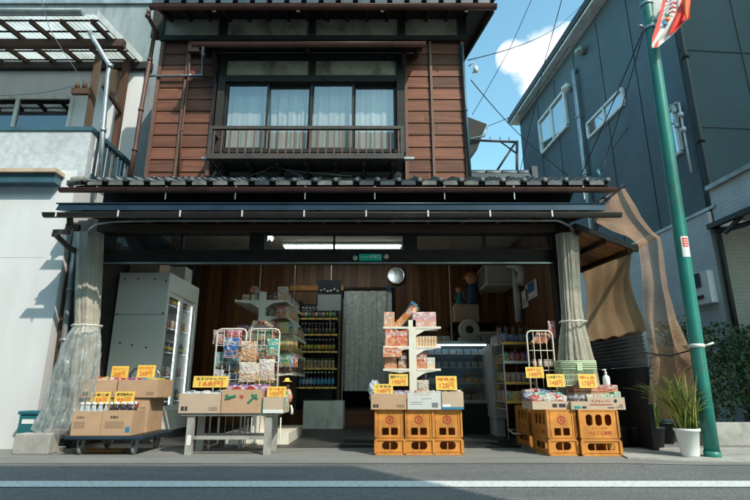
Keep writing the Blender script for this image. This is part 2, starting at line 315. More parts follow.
# ------------------------------------------------------------------ mesh builder
class B:
    def __init__(s): s.bm = bmesh.new(); s.uv = None
    def _uv(s):
        if s.uv is None: s.uv = s.bm.loops.layers.uv.new('UVMap')
        return s.uv
    def box(s, a, b, rot=None, mi=0):
        x0,y0,z0 = a; x1,y1,z1 = b
        c = Vector(((x0+x1)/2,(y0+y1)/2,(z0+z1)/2)); h = Vector((abs(x1-x0)/2,abs(y1-y0)/2,abs(z1-z0)/2))
        vs = []
        for i in (-1,1):
            for j in (-1,1):
                for k in (-1,1):
                    v = Vector((i*h.x,j*h.y,k*h.z))
                    if rot is not None: v = rot @ v
                    vs.append(s.bm.verts.new(c+v))
        for f in ((0,1,3,2),(4,6,7,5),(0,4,5,1),(2,3,7,6),(0,2,6,4),(1,5,7,3)):
            fc = s.bm.faces.new([vs[i] for i in f]); fc.material_index = mi
        return s
    def rbox(s, a, b, r=.01, mi=0):
        """box with bevelled edges"""
        n0 = len(s.bm.verts); t = bmesh.new()
        x0,y0,z0 = a; x1,y1,z1 = b
        bmesh.ops.create_cube(t, size=1)
        for v in t.verts: v.co = Vector(((x0+x1)/2+v.co.x*(x1-x0),(y0+y1)/2+v.co.y*(y1-y0),(z0+z1)/2+v.co.z*(z1-z0)))
        bmesh.ops.bevel(t, geom=list(t.edges), offset=r, segments=2, affect='EDGES', profile=.6)
        s.merge(t, mi); return s
    def merge(s, t, mi=0, mat=None):
        mp = {}
        for v in t.verts: mp[v] = s.bm.verts.new(mat @ v.co if mat is not None else v.co)
        for f in t.faces:
            try:
                g = s.bm.faces.new([mp[v] for v in f.verts]); g.material_index = mi; g.smooth = f.smooth
            except ValueError: pass
        t.free()
    def quad(s, pts, mi=0, uvs=None):
        f = s.bm.faces.new([s.bm.verts.new(p) for p in pts]); f.material_index = mi
        if uvs:
            u = s._uv()
            for l, w in zip(f.loops, uvs): l[u].uv = w
        return s
    def beam(s, p, q, w, h, mi=0, up=(0,0,1)):
        p, q = Vector(p), Vector(q); d = (q-p).normalized(); u = Vector(up)
        sx = d.cross(u)
        if sx.length < 1e-4: sx = d.cross(Vector((0,1,0)))
        sx.normalize(); sz = sx.cross(d)
        a = []
        for e in (p, q):
            a.append([s.bm.verts.new(e+sx*w/2*i+sz*h/2*j) for i,j in ((-1,-1),(1,-1),(1,1),(-1,1))])
        for k in range(4): s.bm.faces.new((a[0][k],a[0][(k+1)%4],a[1][(k+1)%4],a[1][k])).material_index = mi
        s.bm.faces.new(a[0][::-1]).material_index = mi; s.bm.faces.new(a[1]).material_index = mi
        return s
    def tube(s, pts, r, n=8, mi=0, cap=True, closed=False):
        pts = [Vector(p) for p in pts]; rr = r if isinstance(r, (list,tuple)) else [r]*len(pts)
        rings = []; prev = None
        for i, p in enumerate(pts):
            if i == 0: d = pts[1]-p
            elif i == len(pts)-1: d = p-pts[i-1]
            else: d = (pts[i+1]-p).normalized()+(p-pts[i-1]).normalized()
            if d.length < 1e-7: d = Vector((0,0,1))
            d.normalize()
            if prev is None:
                a = d.orthogonal().normalized()
            else:
                a = prev - d*prev.dot(d)
                if a.length < 1e-4: a = d.orthogonal()
                a.normalize()
            prev = a; b = d.cross(a)
            rings.append([s.bm.verts.new(p+(a*math.cos(2*math.pi*k/n)+b*math.sin(2*math.pi*k/n))*rr[i]) for k in range(n)])
        for i in range(len(rings)-1):
            for k in range(n):
                f = s.bm.faces.new((rings[i][k],rings[i][(k+1)%n],rings[i+1][(k+1)%n],rings[i+1][k])); f.smooth = True; f.material_index = mi
        if cap:
            for rg in (rings[0][::-1], rings[-1]):
                try: s.bm.faces.new(rg).material_index = mi
                except ValueError: pass
        return s
    def lathe(s, prof, c=(0,0,0), n=16, mi=0, axis='z', smooth=True):
        c = Vector(c); rings = []
        for r, z in prof:
            ring = []
            for k in range(n):
                a = 2*math.pi*k/n; x, y = r*math.cos(a), r*math.sin(a)
                v = Vector((x,y,z)) if axis=='z' else (Vector((x,z,y)) if axis=='y' else Vector((z,x,y)))
                ring.append(s.bm.verts.new(c+v))
            rings.append(ring)
        for i in range(len(rings)-1):
            for k in range(n):
                f = s.bm.faces.new((rings[i][k],rings[i][(k+1)%n],rings[i+1][(k+1)%n],rings[i+1][k])); f.smooth = smooth; f.material_index = mi
        for rg in (rings[0][::-1], rings[-1]): s.bm.faces.new(rg).material_index = mi
        return s
    def grid(s, fn, nu, nv, mi=0, smooth=True, uscale=1, vscale=1):
        """fn(u,v) -> point, u,v in 0..1"""
        u = s._uv(); g = [[s.bm.verts.new(fn(i/nu, j/nv)) for i in range(nu+1)] for j in range(nv+1)]
        for j in range(nv):
            for i in range(nu):
                f = s.bm.faces.new((g[j][i],g[j][i+1],g[j+1][i+1],g[j+1][i])); f.smooth = smooth; f.material_index = mi
                for l, (a, b) in zip(f.loops, ((i,j),(i+1,j),(i+1,j+1),(i,j+1))): l[u].uv = (a/nu*uscale, b/nv*vscale)
        return s
    def plate(s, outer, holes, th, O=(0,0,0), ux=(1,0,0), uz=(0,0,1), mi=0):
        """flat plate with holes; outer/holes are 2-D loops; thickness grows along ux x uz (to +y for the default)"""
        t = bmesh.new(); O, ux, uz = Vector(O), Vector(ux), Vector(uz); nrm = uz.cross(ux)*-1
        es = []
        for lp in [outer]+holes:
            vs = [t.verts.new(O+ux*a+uz*b) for a, b in lp]
            for i in range(len(vs)): es.append(t.edges.new((vs[i], vs[(i+1)%len(vs)])))
        bmesh.ops.triangle_fill(t, edges=es, use_beauty=True)
        fs = list(t.faces)
        r = bmesh.ops.extrude_face_region(t, geom=fs, use_keep_orig=True)
        bmesh.ops.translate(t, vec=nrm*th*-1, verts=[v for v in r['geom'] if isinstance(v, bmesh.types.BMVert)])
        s.merge(t, mi); return s
    def build(s, name, mats, parent=None, origin=None, fix=True):
        me = bpy.data.meshes.new(name)
        if fix: bmesh.ops.recalc_face_normals(s.bm, faces=s.bm.faces)
        off = origin if origin is not None else (wloc(parent) if parent is not None else None)
        if off is not None: bmesh.ops.translate(s.bm, vec=-Vector(off), verts=s.bm.verts)
        s.bm.to_mesh(me); s.bm.free()
        for m in (mats if isinstance(mats, (list,tuple)) else [mats]): me.materials.append(MT[m] if isinstance(m, str) else m)
        o = bpy.data.objects.new(name, me); COL.objects.link(o)
        if parent is not None: o.parent = parent
        if origin is not None and parent is None: o.location = origin
        return o
def wloc(o):
    v = Vector((0,0,0))
    while o is not None: v = v+Vector(o.location); o = o.parent
    return v
def rrect(x0, z0, x1, z1, r=.01, n=4):
    out = []
    for cx, cz, a0 in ((x1-r,z1-r,0),(x0+r,z1-r,90),(x0+r,z0+r,180),(x1-r,z0+r,270)):
        for k in range(n+1):
            a = R(a0+90*k/n); out.append((cx+r*math.cos(a), cz+r*math.sin(a)))
    return out
def rect(x0,z0,x1,z1): return [(x0,z0),(x1,z0),(x1,z1),(x0,z1)]
def tag(o, label=None, cat=None, group=None, kind=None):
    if label: o['label'] = label
    if cat: o['category'] = cat
    if group: o['group'] = group
    if kind: o['kind'] = kind
    return o
def thing(name, label, cat, loc=(0,0,0), group=None, rz=0):
    o = bpy.data.objects.new(name, None); COL.objects.link(o); o.location = loc; o.rotation_euler = (0,0,rz); o.empty_display_size = .1
    return tag(o, label, cat, group)
def solo(b, name, mats, label, cat, origin=(0,0,0), group=None):
    return tag(b.build(name, mats, None, origin), label, cat, group)
def kids(o): return [c for c in bpy.data.objects if c.parent == o]
def copy_tree(o, loc=None, rz=None, label=None, group=None, parent=None):
    c = o.copy(); COL.objects.link(c); c.parent = parent
    for k in kids(o):
        copy_tree(k, parent=c)
    if loc is not None: c.location = loc
    if rz is not None: c.rotation_euler = (0,0,rz)
    if label: c['label'] = label
    if group: c['group'] = group
    return c
_tc = {}
def text_geo(body, size):
    k = body
    if k not in _tc:
        c = bpy.data.curves.new('lettering','FONT'); c.body = body; c.align_x='CENTER'; c.align_y='CENTER'; c.resolution_u = 2; c.offset = .012
        o = bpy.data.objects.new('tmp', c); COL.objects.link(o)
        dg = bpy.context.evaluated_depsgraph_get(); dg.update()
        me = bpy.data.meshes.new_from_object(o.evaluated_get(dg))
        _tc[k] = ([v.co.copy() for v in me.vertices], [tuple(p.vertices) for p in me.polygons])
        bpy.data.objects.remove(o); bpy.data.curves.remove(c); bpy.data.meshes.remove(me)
    return _tc[k]
def text(b, body, c, size, ux=(1,0,0), uz=(0,0,1), mi=0, w=None):
    vs, fs = text_geo(body, size); ux, uz, c = Vector(ux), Vector(uz), Vector(c)
    sx = size
    if w:
        xs = [v.x for v in vs]; sx = w/(max(xs)-min(xs))
    nv = [b.bm.verts.new(c+ux*v.x*sx+uz*v.y*size) for v in vs]
    for f in fs:
        try: b.bm.faces.new([nv[i] for i in f]).material_index = mi
        except ValueError: pass
    return b

# ------------------------------------------------------------------ ground
def sheet(name, pts, z, mat):
    b = B(); n = len(pts); b.quad([(x,y,z) for x,y in pts]); return tag(b.build(name, mat), kind='structure')
def slab(name, x0,y0,x1,y1,z0,z1,mat):
    return tag(B().box((x0,y0,z0),(x1,y1,z1)).build(name, mat), kind='structure')
sheet('ground', [(-90,-60),(90,-60),(90,160),(-90,160)], -.012, 'concrete')
sheet('road', [(-60,-.6),(60,-.6),(60,5.12),(-60,5.12)], -.004, 'asphalt')
def pave():
    b = B()
    pts = [(-60,5.12),(2.35,5.12),(3.0,5.02),(60,5.02),(60,6.3),(-60,6.3)]
    b.quad([(x,y,0) for x,y in pts]); return tag(b.build('pavement','apron'), kind='structure')
pave()
y0 = PG(375,487.2).y; y1 = PG(375,481.2).y
sheet('road_line', [(-40,y0-.02),(40,y0+.03),(40,y1+.03),(-40,y1-.02)], .001, 'paint')
sheet('shop_floor', [(-3.66,6.3),(2.5,6.3),(2.5,10.9),(-3.66,10.9)], .001, 'shopfloor')
sheet('side_yard', [(2.5,6.3),(60,6.3),(60,30),(2.5,30)], .001, 'apron')
# raised paving patch at the foot of the pole
b = B(); rr = random.Random(2)
pts = []
for k in range(15):
    x = 2.55+k*.2; pts.append((x, 5.42-.30*min(1,k/6)-.05*math.sin(k*.7)))
pv = [(p[0],p[1],.012) for p in pts]+[(5.4,6.25,.012),(2.7,6.25,.012)]
b.quad(pv); 
for i in range(len(pts)-1): b.quad([(pts[i][0],pts[i][1],-.004),(pts[i+1][0],pts[i+1][1],-.004),(pts[i+1][0],pts[i+1][1],.012),(pts[i][0],pts[i][1],.012)])
tag(b.build('pavement_patch','concrete'), kind='structure')
# rubber mat inside the entrance
b = B(); b.rbox((-.45,6.36,.002),(1.75,7.0,.016),.004)
for k in range(12): b.box((-.40,6.40+k*.049,.016),(1.70,6.42+k*.049,.02))
solo(b,'door_mat','black','black ribbed rubber mat across the shop entrance behind the orange crates','mat',(.65,6.6,0))

# ------------------------------------------------------------------ tiled roofs
def tiled(b, x0, x1, y0, z0, y1, z1, pitch=.25, course=.23, mi=0, me=1, ends=True, th=.035):
    sl = (z1-z0)/(y1-y0); L = math.hypot(y1-y0, z1-z0); nc = max(1,int(round(L/course))); n = int(round((x1-x0)/pitch)); pitch = (x1-x0)/n
    prof = [(0,.0),(.12,-.014),(.35,-.020),(.6,-.015),(.72,.004),(.8,.023),(.88,.029),(.95,.020),(1,.0)]
    dirv = Vector((0,y1-y0,z1-z0)).normalized(); up = Vector((0,-dirv.z,dirv.y))
    rj = random.Random(int(x0*100))
    for c in range(nc):
        s0 = L*c/nc; s1 = L*(c+1)/nc+.03
        for i in range(n):
            xa = x0+i*pitch; jz = rj.uniform(-.004,.004)
            A = []; D = []; Fv = []
            for u, h in prof:
                base0 = Vector((xa+u*pitch,y0,z0))+dirv*s0+up*(h+.034+jz); base1 = Vector((xa+u*pitch,y0,z0))+dirv*s1+up*(h+.006+jz)
                A.append(b.bm.verts.new(base0)); D.append(b.bm.verts.new(base1)); Fv.append(b.bm.verts.new(base0-up*th))
            for k in range(len(prof)-1):
                f = b.bm.faces.new((A[k],A[k+1],D[k+1],D[k])); f.smooth = True; f.material_index = mi
                f = b.bm.faces.new((Fv[k],Fv[k+1],A[k+1],A[k])); f.material_index = mi
    if ends:
        for i in range(n):
            cx = x0+(i+.87)*pitch; c0 = Vector((cx,y0-.018,z0))+up*.035
            b.lathe([(.001,.003),(.022,.0),(.028,.004),(.029,.012),(.029,.05)],c0,12,mi=me if rj.random()<.25 else mi,axis='y')
            b.box((x0+i*pitch+.0, y0-.006, z0-.028),(x0+(i+.68)*pitch, y0+.012, z0+.028), mi=me if rj.random()<.6 else mi)

# ------------------------------------------------------------------ the shop house
H = thing('shop_house','old two storey timber shop with brown board cladding and open front','shop', (0,6.5,0))
WX0, WX1 = -3.22, 1.32; WY = 6.5
# --- structural shell
b = B(); b.box((WX0+.02,WY+.03,3.3),(WX1-.02,10.4,6.3)); 
b2 = B()
# upper wall core is hollow behind the window: use boxes round it
b.bm.free()
b = B()
wx0, wx1, wz0, wz1 = P(218,100,6.5).x, P(403,100,6.5).x, 3.66, 5.35
b.box((WX0+.02,WY+.03,3.3),(wx0,WY+.12,6.15)); b.box((wx1,WY+.03,3.3),(WX1-.02,WY+.12,6.15))
b.box((wx0,WY+.03,3.3),(wx1,WY+.12,wz0)); b.box((wx0,WY+.03,wz1),(wx1,WY+.12,6.15))
b.box((WX0+.02,WY+.12,3.3),(WX0+.12,10.4,6.15)); b.box((WX1-.12,WY+.12,3.3),(WX1-.02,10.4,6.15)); b.box((WX0+.12,10.3,3.3),(WX1-.12,10.4,6.15))
b.box((WX0+.12,WY+.12,3.3),(WX1-.12,10.3,3.4)); b.box((WX0+.12,WY+.12,6.05),(WX1-.12,10.3,6.15))
b.build('upper_wall','darkwood',H)
# room lining so that the window shows a dim room
# --- cladding boards
zt, zb = P(300,43,6.5).z, 3.42; nb = 12; bh = (zt-zb)/nb
def clad(x0,x1,skip=None):
    b = B()
    for i in range(nb):
        za, zc = zb+i*bh, zb+(i+1)*bh
        xs = [x0,x1]
        cut = x0+(x1-x0)*random.uniform(.3,.7)
        if random.random()<.35: xs = [x0,cut,x1]
        for k in range(len(xs)-1):
            a0,a1 = xs[k]+.0015,xs[k+1]-.0015
            v = [(a0,WY+.028,za),(a1,WY+.028,za),(a1,WY+.028,zc),(a0,WY+.028,zc),(a0,WY-.006,za+.002),(a1,WY-.006,za+.002),(a1,WY+.008,zc+.003),(a0,WY+.008,zc+.003)]
            vs = [b.bm.verts.new(p) for p in v]
            for f in ((4,5,6,7),(0,4,7,3),(1,2,6,5),(0,1,5,4),(3,7,6,2),(0,3,2,1)): b.bm.faces.new([vs[q] for q in f])
    return b
clad(WX0,wx0-.02).build('cladding','siding',H)
clad(wx1+.02,WX1).build('cladding','siding',H)
# side cladding of the house (right flank)
b = B()
for i in range(nb+1):
    za = zb+i*bh; b.box((WX1-.02,WY+.03,za),(WX1+.012,10.38,za+bh-.006))
b.build('side_cladding','siding',H)
for x, w in ((WX0+.02,.05),(P(183,110,6.5).x,.035),(wx0-.05,.05),(wx1+.04,.05),(P(432,110,6.5).x,.035),(WX1-.01,.05)):
    B().box((x-w/2,WY-.04,zb-.05),(x+w/2,WY-.0125,zt+.02)).build('batten','batten',H)
# frieze posts / beams / plaster
ft, fb = P(300,19.5,6.5).z, P(300,38,6.5).z
for a, c in ((165,220),(228,309),(316,398),(405,458)):
    B().box((P(a,29,6.5).x,WY-.01,fb),(P(c,29,6.5).x,WY+.02,ft)).build('frieze_panel','plaster',H)
b = B()
for a, c in ((153,165),(220,228),(309,316),(398,405),(458,466)): b.box((P(a,29,6.5).x,WY-.045,fb-.02),(P(c,29,6.5).x,WY+.025,ft+.15))
b.box((WX0-.02,WY-.07,zt+.005),(WX1+.03,WY+.022,fb-.003)); b.box((WX0-.02,WY-.06,ft+.003),(WX1+.03,WY+.022,ft+.16))
b.build('frieze_frame','darkwood',H)
# main roof: deck, rafters, tiles, gutter
gy, gz = 6.0, P(320,7.4,6.0).z
rx0, rx1 = P(150,8,6.0).x+.02, P(496,10,6.0).x-.02
sl = .36
def rz(y): return gz+.05+(y-gy)*sl
RF = B()
RF.bm.free()
b = B()
for (x0,x1) in ((rx0,rx1),):
    ya, yb = gy+.03, 8.6
    v = [(x0,ya,rz(ya)),(x1,ya,rz(ya)),(x1,yb,rz(yb)),(x0,yb,rz(yb))]
    vs = [b.bm.verts.new(p) for p in v]+[b.bm.verts.new((p[0],p[1],p[2]+.05)) for p in v]
    for f in ((0,3,2,1),(4,5,6,7),(0,1,5,4),(1,2,6,5),(2,3,7,6),(3,0,4,7)): b.bm.faces.new([vs[q] for q in f])
    v2 = [(x0,8.6,rz(8.6)),(x1,8.6,rz(8.6)),(x1,11.0,rz(8.6)-.9),(x0,11.0,rz(8.6)-.9)]
    vs = [b.bm.verts.new(p) for p in v2]+[b.bm.verts.new((p[0],p[1],p[2]+.05)) for p in v2]
    for f in ((0,3,2,1),(4,5,6,7),(0,1,5,4),(1,2,6,5),(2,3,7,6),(3,0,4,7)): b.bm.faces.new([vs[q] for q in f])
roof = b.build('main_roof','darkwood',H)
b = B(); x = rx0+.08
while x < rx1: b.beam((x,gy+.05,rz(gy+.05)-.035),(x,WY+.1,rz(WY+.1)-.035),.04,.06); x += .30
b.build('rafter','darkwood',roof)
b = B(); tiled(b, rx0, rx1+.02, gy, rz(gy)+.055, 8.55, rz(8.55)+.055, .25, .23); b.build('roof_tiles',['tile','tile'],roof)
def gutter(b, x0, x1, y, z, r=.05, mi=0):
    n = 8
    for (ra) in (r, r-.006):
        rings = []
        for x in (x0, x1):
            rings.append([b.bm.verts.new((x, y+ra*math.cos(R(180+180*k/n)), z+ra*math.sin(R(180+180*k/n))+r*.4)) for k in range(n+1)])
        for k in range(n):
            f = b.bm.faces.new((rings[0][k],rings[1][k],rings[1][k+1],rings[0][k+1])); f.smooth = True
    b.tube([(x0,y-r,z+r*.4),(x1,y-r,z+r*.4)], .007, 6)
    for x in (x0,x1):
        b.bm.faces.new([b.bm.verts.new((x, y+r*math.cos(R(180+180*k/n)), z+r*math.sin(R(180+180*k/n))+r*.4)) for k in range(n+1)])
b = B(); gutter(b, rx0-.02, rx1+.03, gy, gz, .052)
for k in range(4): xx = rx0+.9+k*1.2; b.tube([(xx,gy,gz-.05),(xx,gy+.02,gz-.055)],.03,8)
b.build('eave_gutter','copper',roof)
# verge board on the right
B().beam((rx1+.0,gy+.06,rz(gy+.06)-.03),(rx1+.0,8.6,rz(8.6)-.03),.035,.13).build('verge_board','darkwood',roof)
# --- window bay with hood
hy, hz = 5.95, P(300,45,5.95).z
hx0, hx1 = P(192,46,5.95).x, P(426,46,5.95).x
b = B()
ya, yb, za, zc = hy+.03, WY-.045, hz+.03, hz+.26
v = [(hx0+.02,ya,za),(hx1-.02,ya,za),(hx1-.02,yb,zc),(hx0+.02,yb,zc)]
vs = [b.bm.verts.new(p) for p in v]+[b.bm.verts.new((p[0],p[1],p[2]+.03)) for p in v]
for f in ((0,3,2,1),(4,5,6,7),(0,1,5,4),(1,2,6,5),(2,3,7,6),(3,0,4,7)): b.bm.faces.new([vs[q] for q in f])
for xx in (hx0+.1, hx1-.1, -0.95): b.beam((xx,ya+.02,za-.03),(xx,yb,zc-.06),.05,.07)
for xx in (wx0-.0, wx1+.0):
    b.beam((xx,WY-.06,zc-.5),(xx,hy+.2,za-.01),.05,.05)
hood = b.build('window_hood','darkwood',H)
b = B(); gutter(b, hx0, hx1, hy, hz, .042); b.build('hood_gutter','copper',hood)
# hood frieze
hyy = 6.33
for a, c in ((223,309),(316,398)):
    B().box((P(a,68,hyy).x,hyy,P(a,75,hyy).z),(P(c,68,hyy).x,hyy+.03,P(c,61,hyy).z)).build('hood_frieze_panel','plaster',H)
W = B()
def fr(px0,px1,py0,py1,Y,d=.08,e=.0): 
    ym = (py0+py1)/2; return ((P(px0,ym,Y).x, Y-e, P(300,py1,Y).z),(P(px1,ym,Y).x, Y+d, P(300,py0,Y).z))
W.box(*fr(217,224,55,153,hyy,.16,.03)); W.box(*fr(397,405,55,153,hyy,.16,.03)); W.box(*fr(309,316,58,80,hyy,.1,.02))
W.box(*fr(224.2,396.8,76,82,hyy,.12,.025)); W.box(*fr(224.2,396.8,54,60,hyy,.12,.025)); W.box(*fr(224.2,396.8,150,153,hyy,.14,.03))
# side cheeks joining the bay to the wall
for xx in (P(217,90,hyy).x, P(405,90,hyy).x-.02): W.box((xx,hyy+.16,3.68),(xx+.02,WY+.03,5.3))
win = W.build('window_frame','darkwood',H)
for (a,c,dy,cloth) in ((224.5,268,.02,'grey'),(265,310,.06,'cream'),(310,354,.02,'grey'),(352,396.5,.06,'lace')):
    zlo, zhi = P(300,150,hyy).z, P(300,82,hyy).z; xa, xc = P(a,105,hyy).x, P(c,105,hyy).x
    s = B(); yy = hyy+dy; t = .028
    s.box((xa,yy,zlo),(xa+t,yy+.03,zhi)); s.box((xc-t,yy,zlo),(xc,yy+.03,zhi)); s.box((xa+t,yy,zlo),(xc-t,yy+.03,zlo+.05)); s.box((xa+t,yy,zhi-.03),(xc-t,yy+.03,zhi))
    so = s.build('window_sash', 'black' , win)
for (a,c,dy,m) in ((226,267,.03,'lace'),(267,309,.07,'curtain'),(312,353,.03,'curtain'),(354,395,.07,'lace')):
    zlo, zhi = P(300,150,hyy).z+.04, P(300,82,hyy).z-.03; xa, xc = P(a,105,hyy).x+.02, P(c,105,hyy).x-.02
    g = B(); g.box((xa,hyy+dy+.012,zlo),(xc,hyy+dy+.016,zhi)); g.build('window_pane','glass_clear',win)
def curtain_fn(x0,x1,y,z0,z1,amp,n,seed=0,gather=0):
    rs = random.Random(seed); ph = [rs.uniform(0,6) for _ in range(4)]
    def fn(u,v):
        z = z1+(z0-z1)*v
        w = 1-gather*math.sin(v*math.pi*.5)
        x = (x0+x1)/2+(u-.5)*(x1-x0)*w
        yy = y+amp*(math.sin(u*n*6.283+ph[0]+.6*math.sin(v*2+ph[1]))*.7+.4*math.sin(u*n*2.3*6.28+ph[2]+v*1.5))
        return (x,yy,z)
    return fn
for (a,c,m,am,sd,ga) in ((225,267,'lace',.006,1,0),(268,308,'curtain',.02,2,.10),(311,353,'curtain',.012,3,.0),(354,396,'lace',.012,4,.04)):
    g = B(); g.grid(curtain_fn(P(a,105,hyy).x,P(c,105,hyy).x,hyy+.17,P(300,151,hyy).z,P(300,80,hyy).z,am,3.3,sd,ga),60,6)
    g.build('window_curtain',m,win)
# --- balcony rail box
by = 6.0
brx0, brx1 = P(208,140,by).x, P(404,140,by).x
zr1, zr0 = P(300,127,by).z, P(300,155.5,by).z
rt = B()
rt.box((brx0,by,zr1-.025),(brx1,by+.05,zr1+.02)); rt.box((brx0,by-.01,zr0-.045),(brx1,by+.06,zr0+.03))
for xx in (brx0,brx1-.045): rt.box((xx,by+.002,zr0+.03),(xx+.045,by+.045,zr1-.025)); rt.box((xx,by+.06,zr0-.03),(xx+.04,WY-.02,zr0+.01)); rt.box((xx,by+.05,zr1-.02),(xx+.04,WY-.02,zr1+.01))
rt.box((brx0+.05,by+.06,zr0-.03),(brx1-.05,WY-.05,zr0-.01))
rail = rt.build('balcony_rail','iron',H)
nbal = 24
for k in range(nbal):
    xx = brx0+.07+(brx1-brx0-.14)*k/(nbal-1)
    B().box((xx-.007,by+.015,zr0+.03),(xx+.007,by+.029,zr1-.025)).build('baluster','batten',rail)
b = B(); b.box((brx0-.1,by+.1,zr0+.0),(brx0-.002,by+.16,zr0+.03)); b.build('rail_bar_end','galv',rail); b = B(); b.box((brx1+.002,by+.1,zr0+.0),(brx1+.14,by+.16,zr0+.03)); b.build('rail_bar_end','galv',rail)
for k in range(7):
    b = B(); xx = brx0+.15+k*(brx1-brx0-.3)/6; b.beam((xx,by+.06,zr0-.07),(xx,WY,zr0-.07),.05,.06); b.beam((xx,by+.2,zr0-.06),(xx,WY-.02,zr0-.38),.035,.035); b.build('rail_bracket','darkwood',rail)
b = B()
for (q0,q1) in (((262,166),(352,176)),((268,160),(302,176)),((250,176),(280,162))): b.tube([P(*q0,6.25),P((q0[0]+q1[0])/2,(q0[1]+q1[1])/2+1.5,6.25),P(*q1,6.25)],.006,5)
b.build('loose_wire','grey_metal',rail)
# --- lower pent roof
py_, pz_ = 5.62, P(320,189,5.62).z+.02
px0_, px1_ = P(66,188,5.62).x, P(611,188,5.62).x
ps = .47
def pz(y): return pz_+.03+(y-py_)*ps
b = B(); ya, yb = py_+.02, 6.52
v = [(px0_,ya,pz(ya)),(px1_,ya,pz(ya)),(px1_,yb,pz(yb)),(px0_,yb,pz(yb))]
vs = [b.bm.verts.new(p) for p in v]+[b.bm.verts.new((p[0],p[1],p[2]+.03)) for p in v]
for f in ((0,3,2,1),(4,5,6,7),(0,1,5,4),(1,2,6,5),(2,3,7,6),(3,0,4,7)): b.bm.faces.new([vs[q] for q in f])
# extension of the deck to the right of the upper storey
ya, yb = 6.52, 7.0
v = [(WX1+.02,ya,pz(ya)),(px1_,ya,pz(ya)),(px1_,yb,pz(ya)-.25),(WX1+.02,yb,pz(ya)-.25)]
vs = [b.bm.verts.new(p) for p in v]+[b.bm.verts.new((p[0],p[1],p[2]+.03)) for p in v]
for f in ((0,3,2,1),(4,5,6,7),(0,1,5,4),(1,2,6,5),(2,3,7,6),(3,0,4,7)): b.bm.faces.new([vs[q] for q in f])
pent = b.build('pent_roof','darkwood',H)
b = B(); tiled(b, px0_, px1_, py_, pz(py_)+.03, 6.46, pz(6.46)+.03, .255, .22); b.build('pent_roof_tiles',['tile','tile_pale'],pent)
# ridge on the right part
b = B(); zr = pz(6.52)+.06
for k in range(2): b.box((WX1+.02,6.46+.012*k,zr-.04+.045*k),(P(533,176,6.52).x,6.64-.012*k,zr-.04+.045*k+.04), mi=0)
x = WX1+.02; xe = P(535,176,6.52).x
while x < xe-.1:
    b.lathe([(.055,0),(.06,.01),(.06,.2),(.052,.215)],(x,6.55,zr+.07),10,axis='x'); x += .225
b.box((xe-.06,6.45,zr-.04),(xe+.02,6.66,zr+.15))
b.build('ridge','tile',pent)
b = B(); gutter(b, px0_-.04, px1_+.03, py_-.04, pz_-.055, .045); b.build('pent_gutter','copper',pent)
for k in range(8):
    xx = px0_+.4+k*.83; B().box((xx-.006,py_-.05,pz_-.17),(xx+.006,py_-.038,pz_-.0)).build('gutter_strap','galv',pent)
b = B(); x = px0_+.1
while x < px1_: b.beam((x,py_+.05,pz(py_+.05)-.04),(x,6.4,pz(6.4)-.04),.035,.05); x += .28
b.build('rafter','darkwood',pent)
b = B(); b.tube([P(70,187,5.62),P(74,180,5.6),P(84,178,5.62)],[.03,.045,.04],10); b.build('corner_tile','mortar',pent)
# --- awning over the open front
ay = 5.42; azt, azb = P(300,203.5,ay).z, P(300,210,ay).z
ax0, ax1 = P(56,207,ay).x, P(606,207,ay).x
b = B()
v = [(ax0,ay,azb),(ax1,ay,azb),(ax1,ay,azt),(ax0+.03,ay,azt),(ax0+.2,6.3,azt+.16),(ax1,6.3,azt+.16),(ax1,6.3,azb+.16),(ax0+.2,6.3,azb+.16)]
vs = [b.bm.verts.new(p) for p in v]
for f in ((0,1,2,3),(3,2,5,4),(0,7,6,1),(1,6,5,2),(0,3,4,7),(4,5,6,7)): b.bm.faces.new([vs[q] for q in f])
b.tube([(ax0,ay-.004,azt),(ax1,ay-.004,azt)],.010,6)
aw = b.build('front_awning','awning',H)
b = B(); gzc = P(300,214.5,ay-.02).z; gutter(b, P(45,214,ay-.02).x, P(620,214,ay-.02).x, ay-.03, gzc-.015, .045); b.build('awning_gutter','gutter_dark',aw)
for k in range(9):
    xx = P(58,214,ay).x+k*.70+.03; B().box((xx-.008,ay-.083,gzc-.045),(xx+.008,ay-.078,gzc+.03)).build('gutter_clip','white_metal',aw)
b = B(); x = ax0+.3
while x < ax1: b.beam((x,ay+.03,azb-.03),(x,6.28,azb+.13),.04,.05); x += .45
b.build('awning_rafter','brownwood',aw)
# curtain rail (grey) curving back at the left end
b = B(); pr = [P(88,234,6.05),P(90,229,5.9),P(97,224,5.75),P(112,221.5,5.7)]+[P(112+44.5*k,220.5,5.7) for k in range(1,11)]+[P(562,222,5.72),P(570,226,5.85),P(574,233,6.05)]
b.tube(pr,.016,8); b.build('curtain_rail','grey_metal',aw)
# --- shopfront frame
SY = 6.3
zt2, zm2, zb2, zl = P(300,222,SY).z, P(300,233,SY).z, P(300,250,SY).z, P(300,262,SY).z
b = B()
b.box((-3.66,SY+.02,P(300,205,SY).z),(2.62,SY+.1,3.42)) # board wall behind the awning
b.box((-3.66,SY-.02,zm2),(2.56,SY+.14,P(300,205,SY).z-.002))
b.box((-3.66,SY-.02,zl-.01),(2.56,SY+.14,zb2))
xl = P(103,240,SY).x; xr = P(551,240,SY).x
b.box((-3.66,SY-.03,0),(xl,SY+.15,zl-.012)); b.box((xr,SY-.03,0),(xr+.2,SY+.15,zl-.012)); 
for a, c in ((103,112),(250,265),(403,417),(551,562)): b.box((P(a,241,SY).x,SY-.03,zb2),(P(c,241,SY).x,SY+.15,zm2))
for a in (181.7,334,484.5): b.box((P(a,241,SY).x-.014,SY+.01,zb2),(P(a,241,SY).x+.014,SY+.08,zm2))
b.box((xl-.2,SY+.0,zb2),(xl-.001,SY+.12,zm2)); 
sf = b.build('shopfront_frame','darkwood',H)
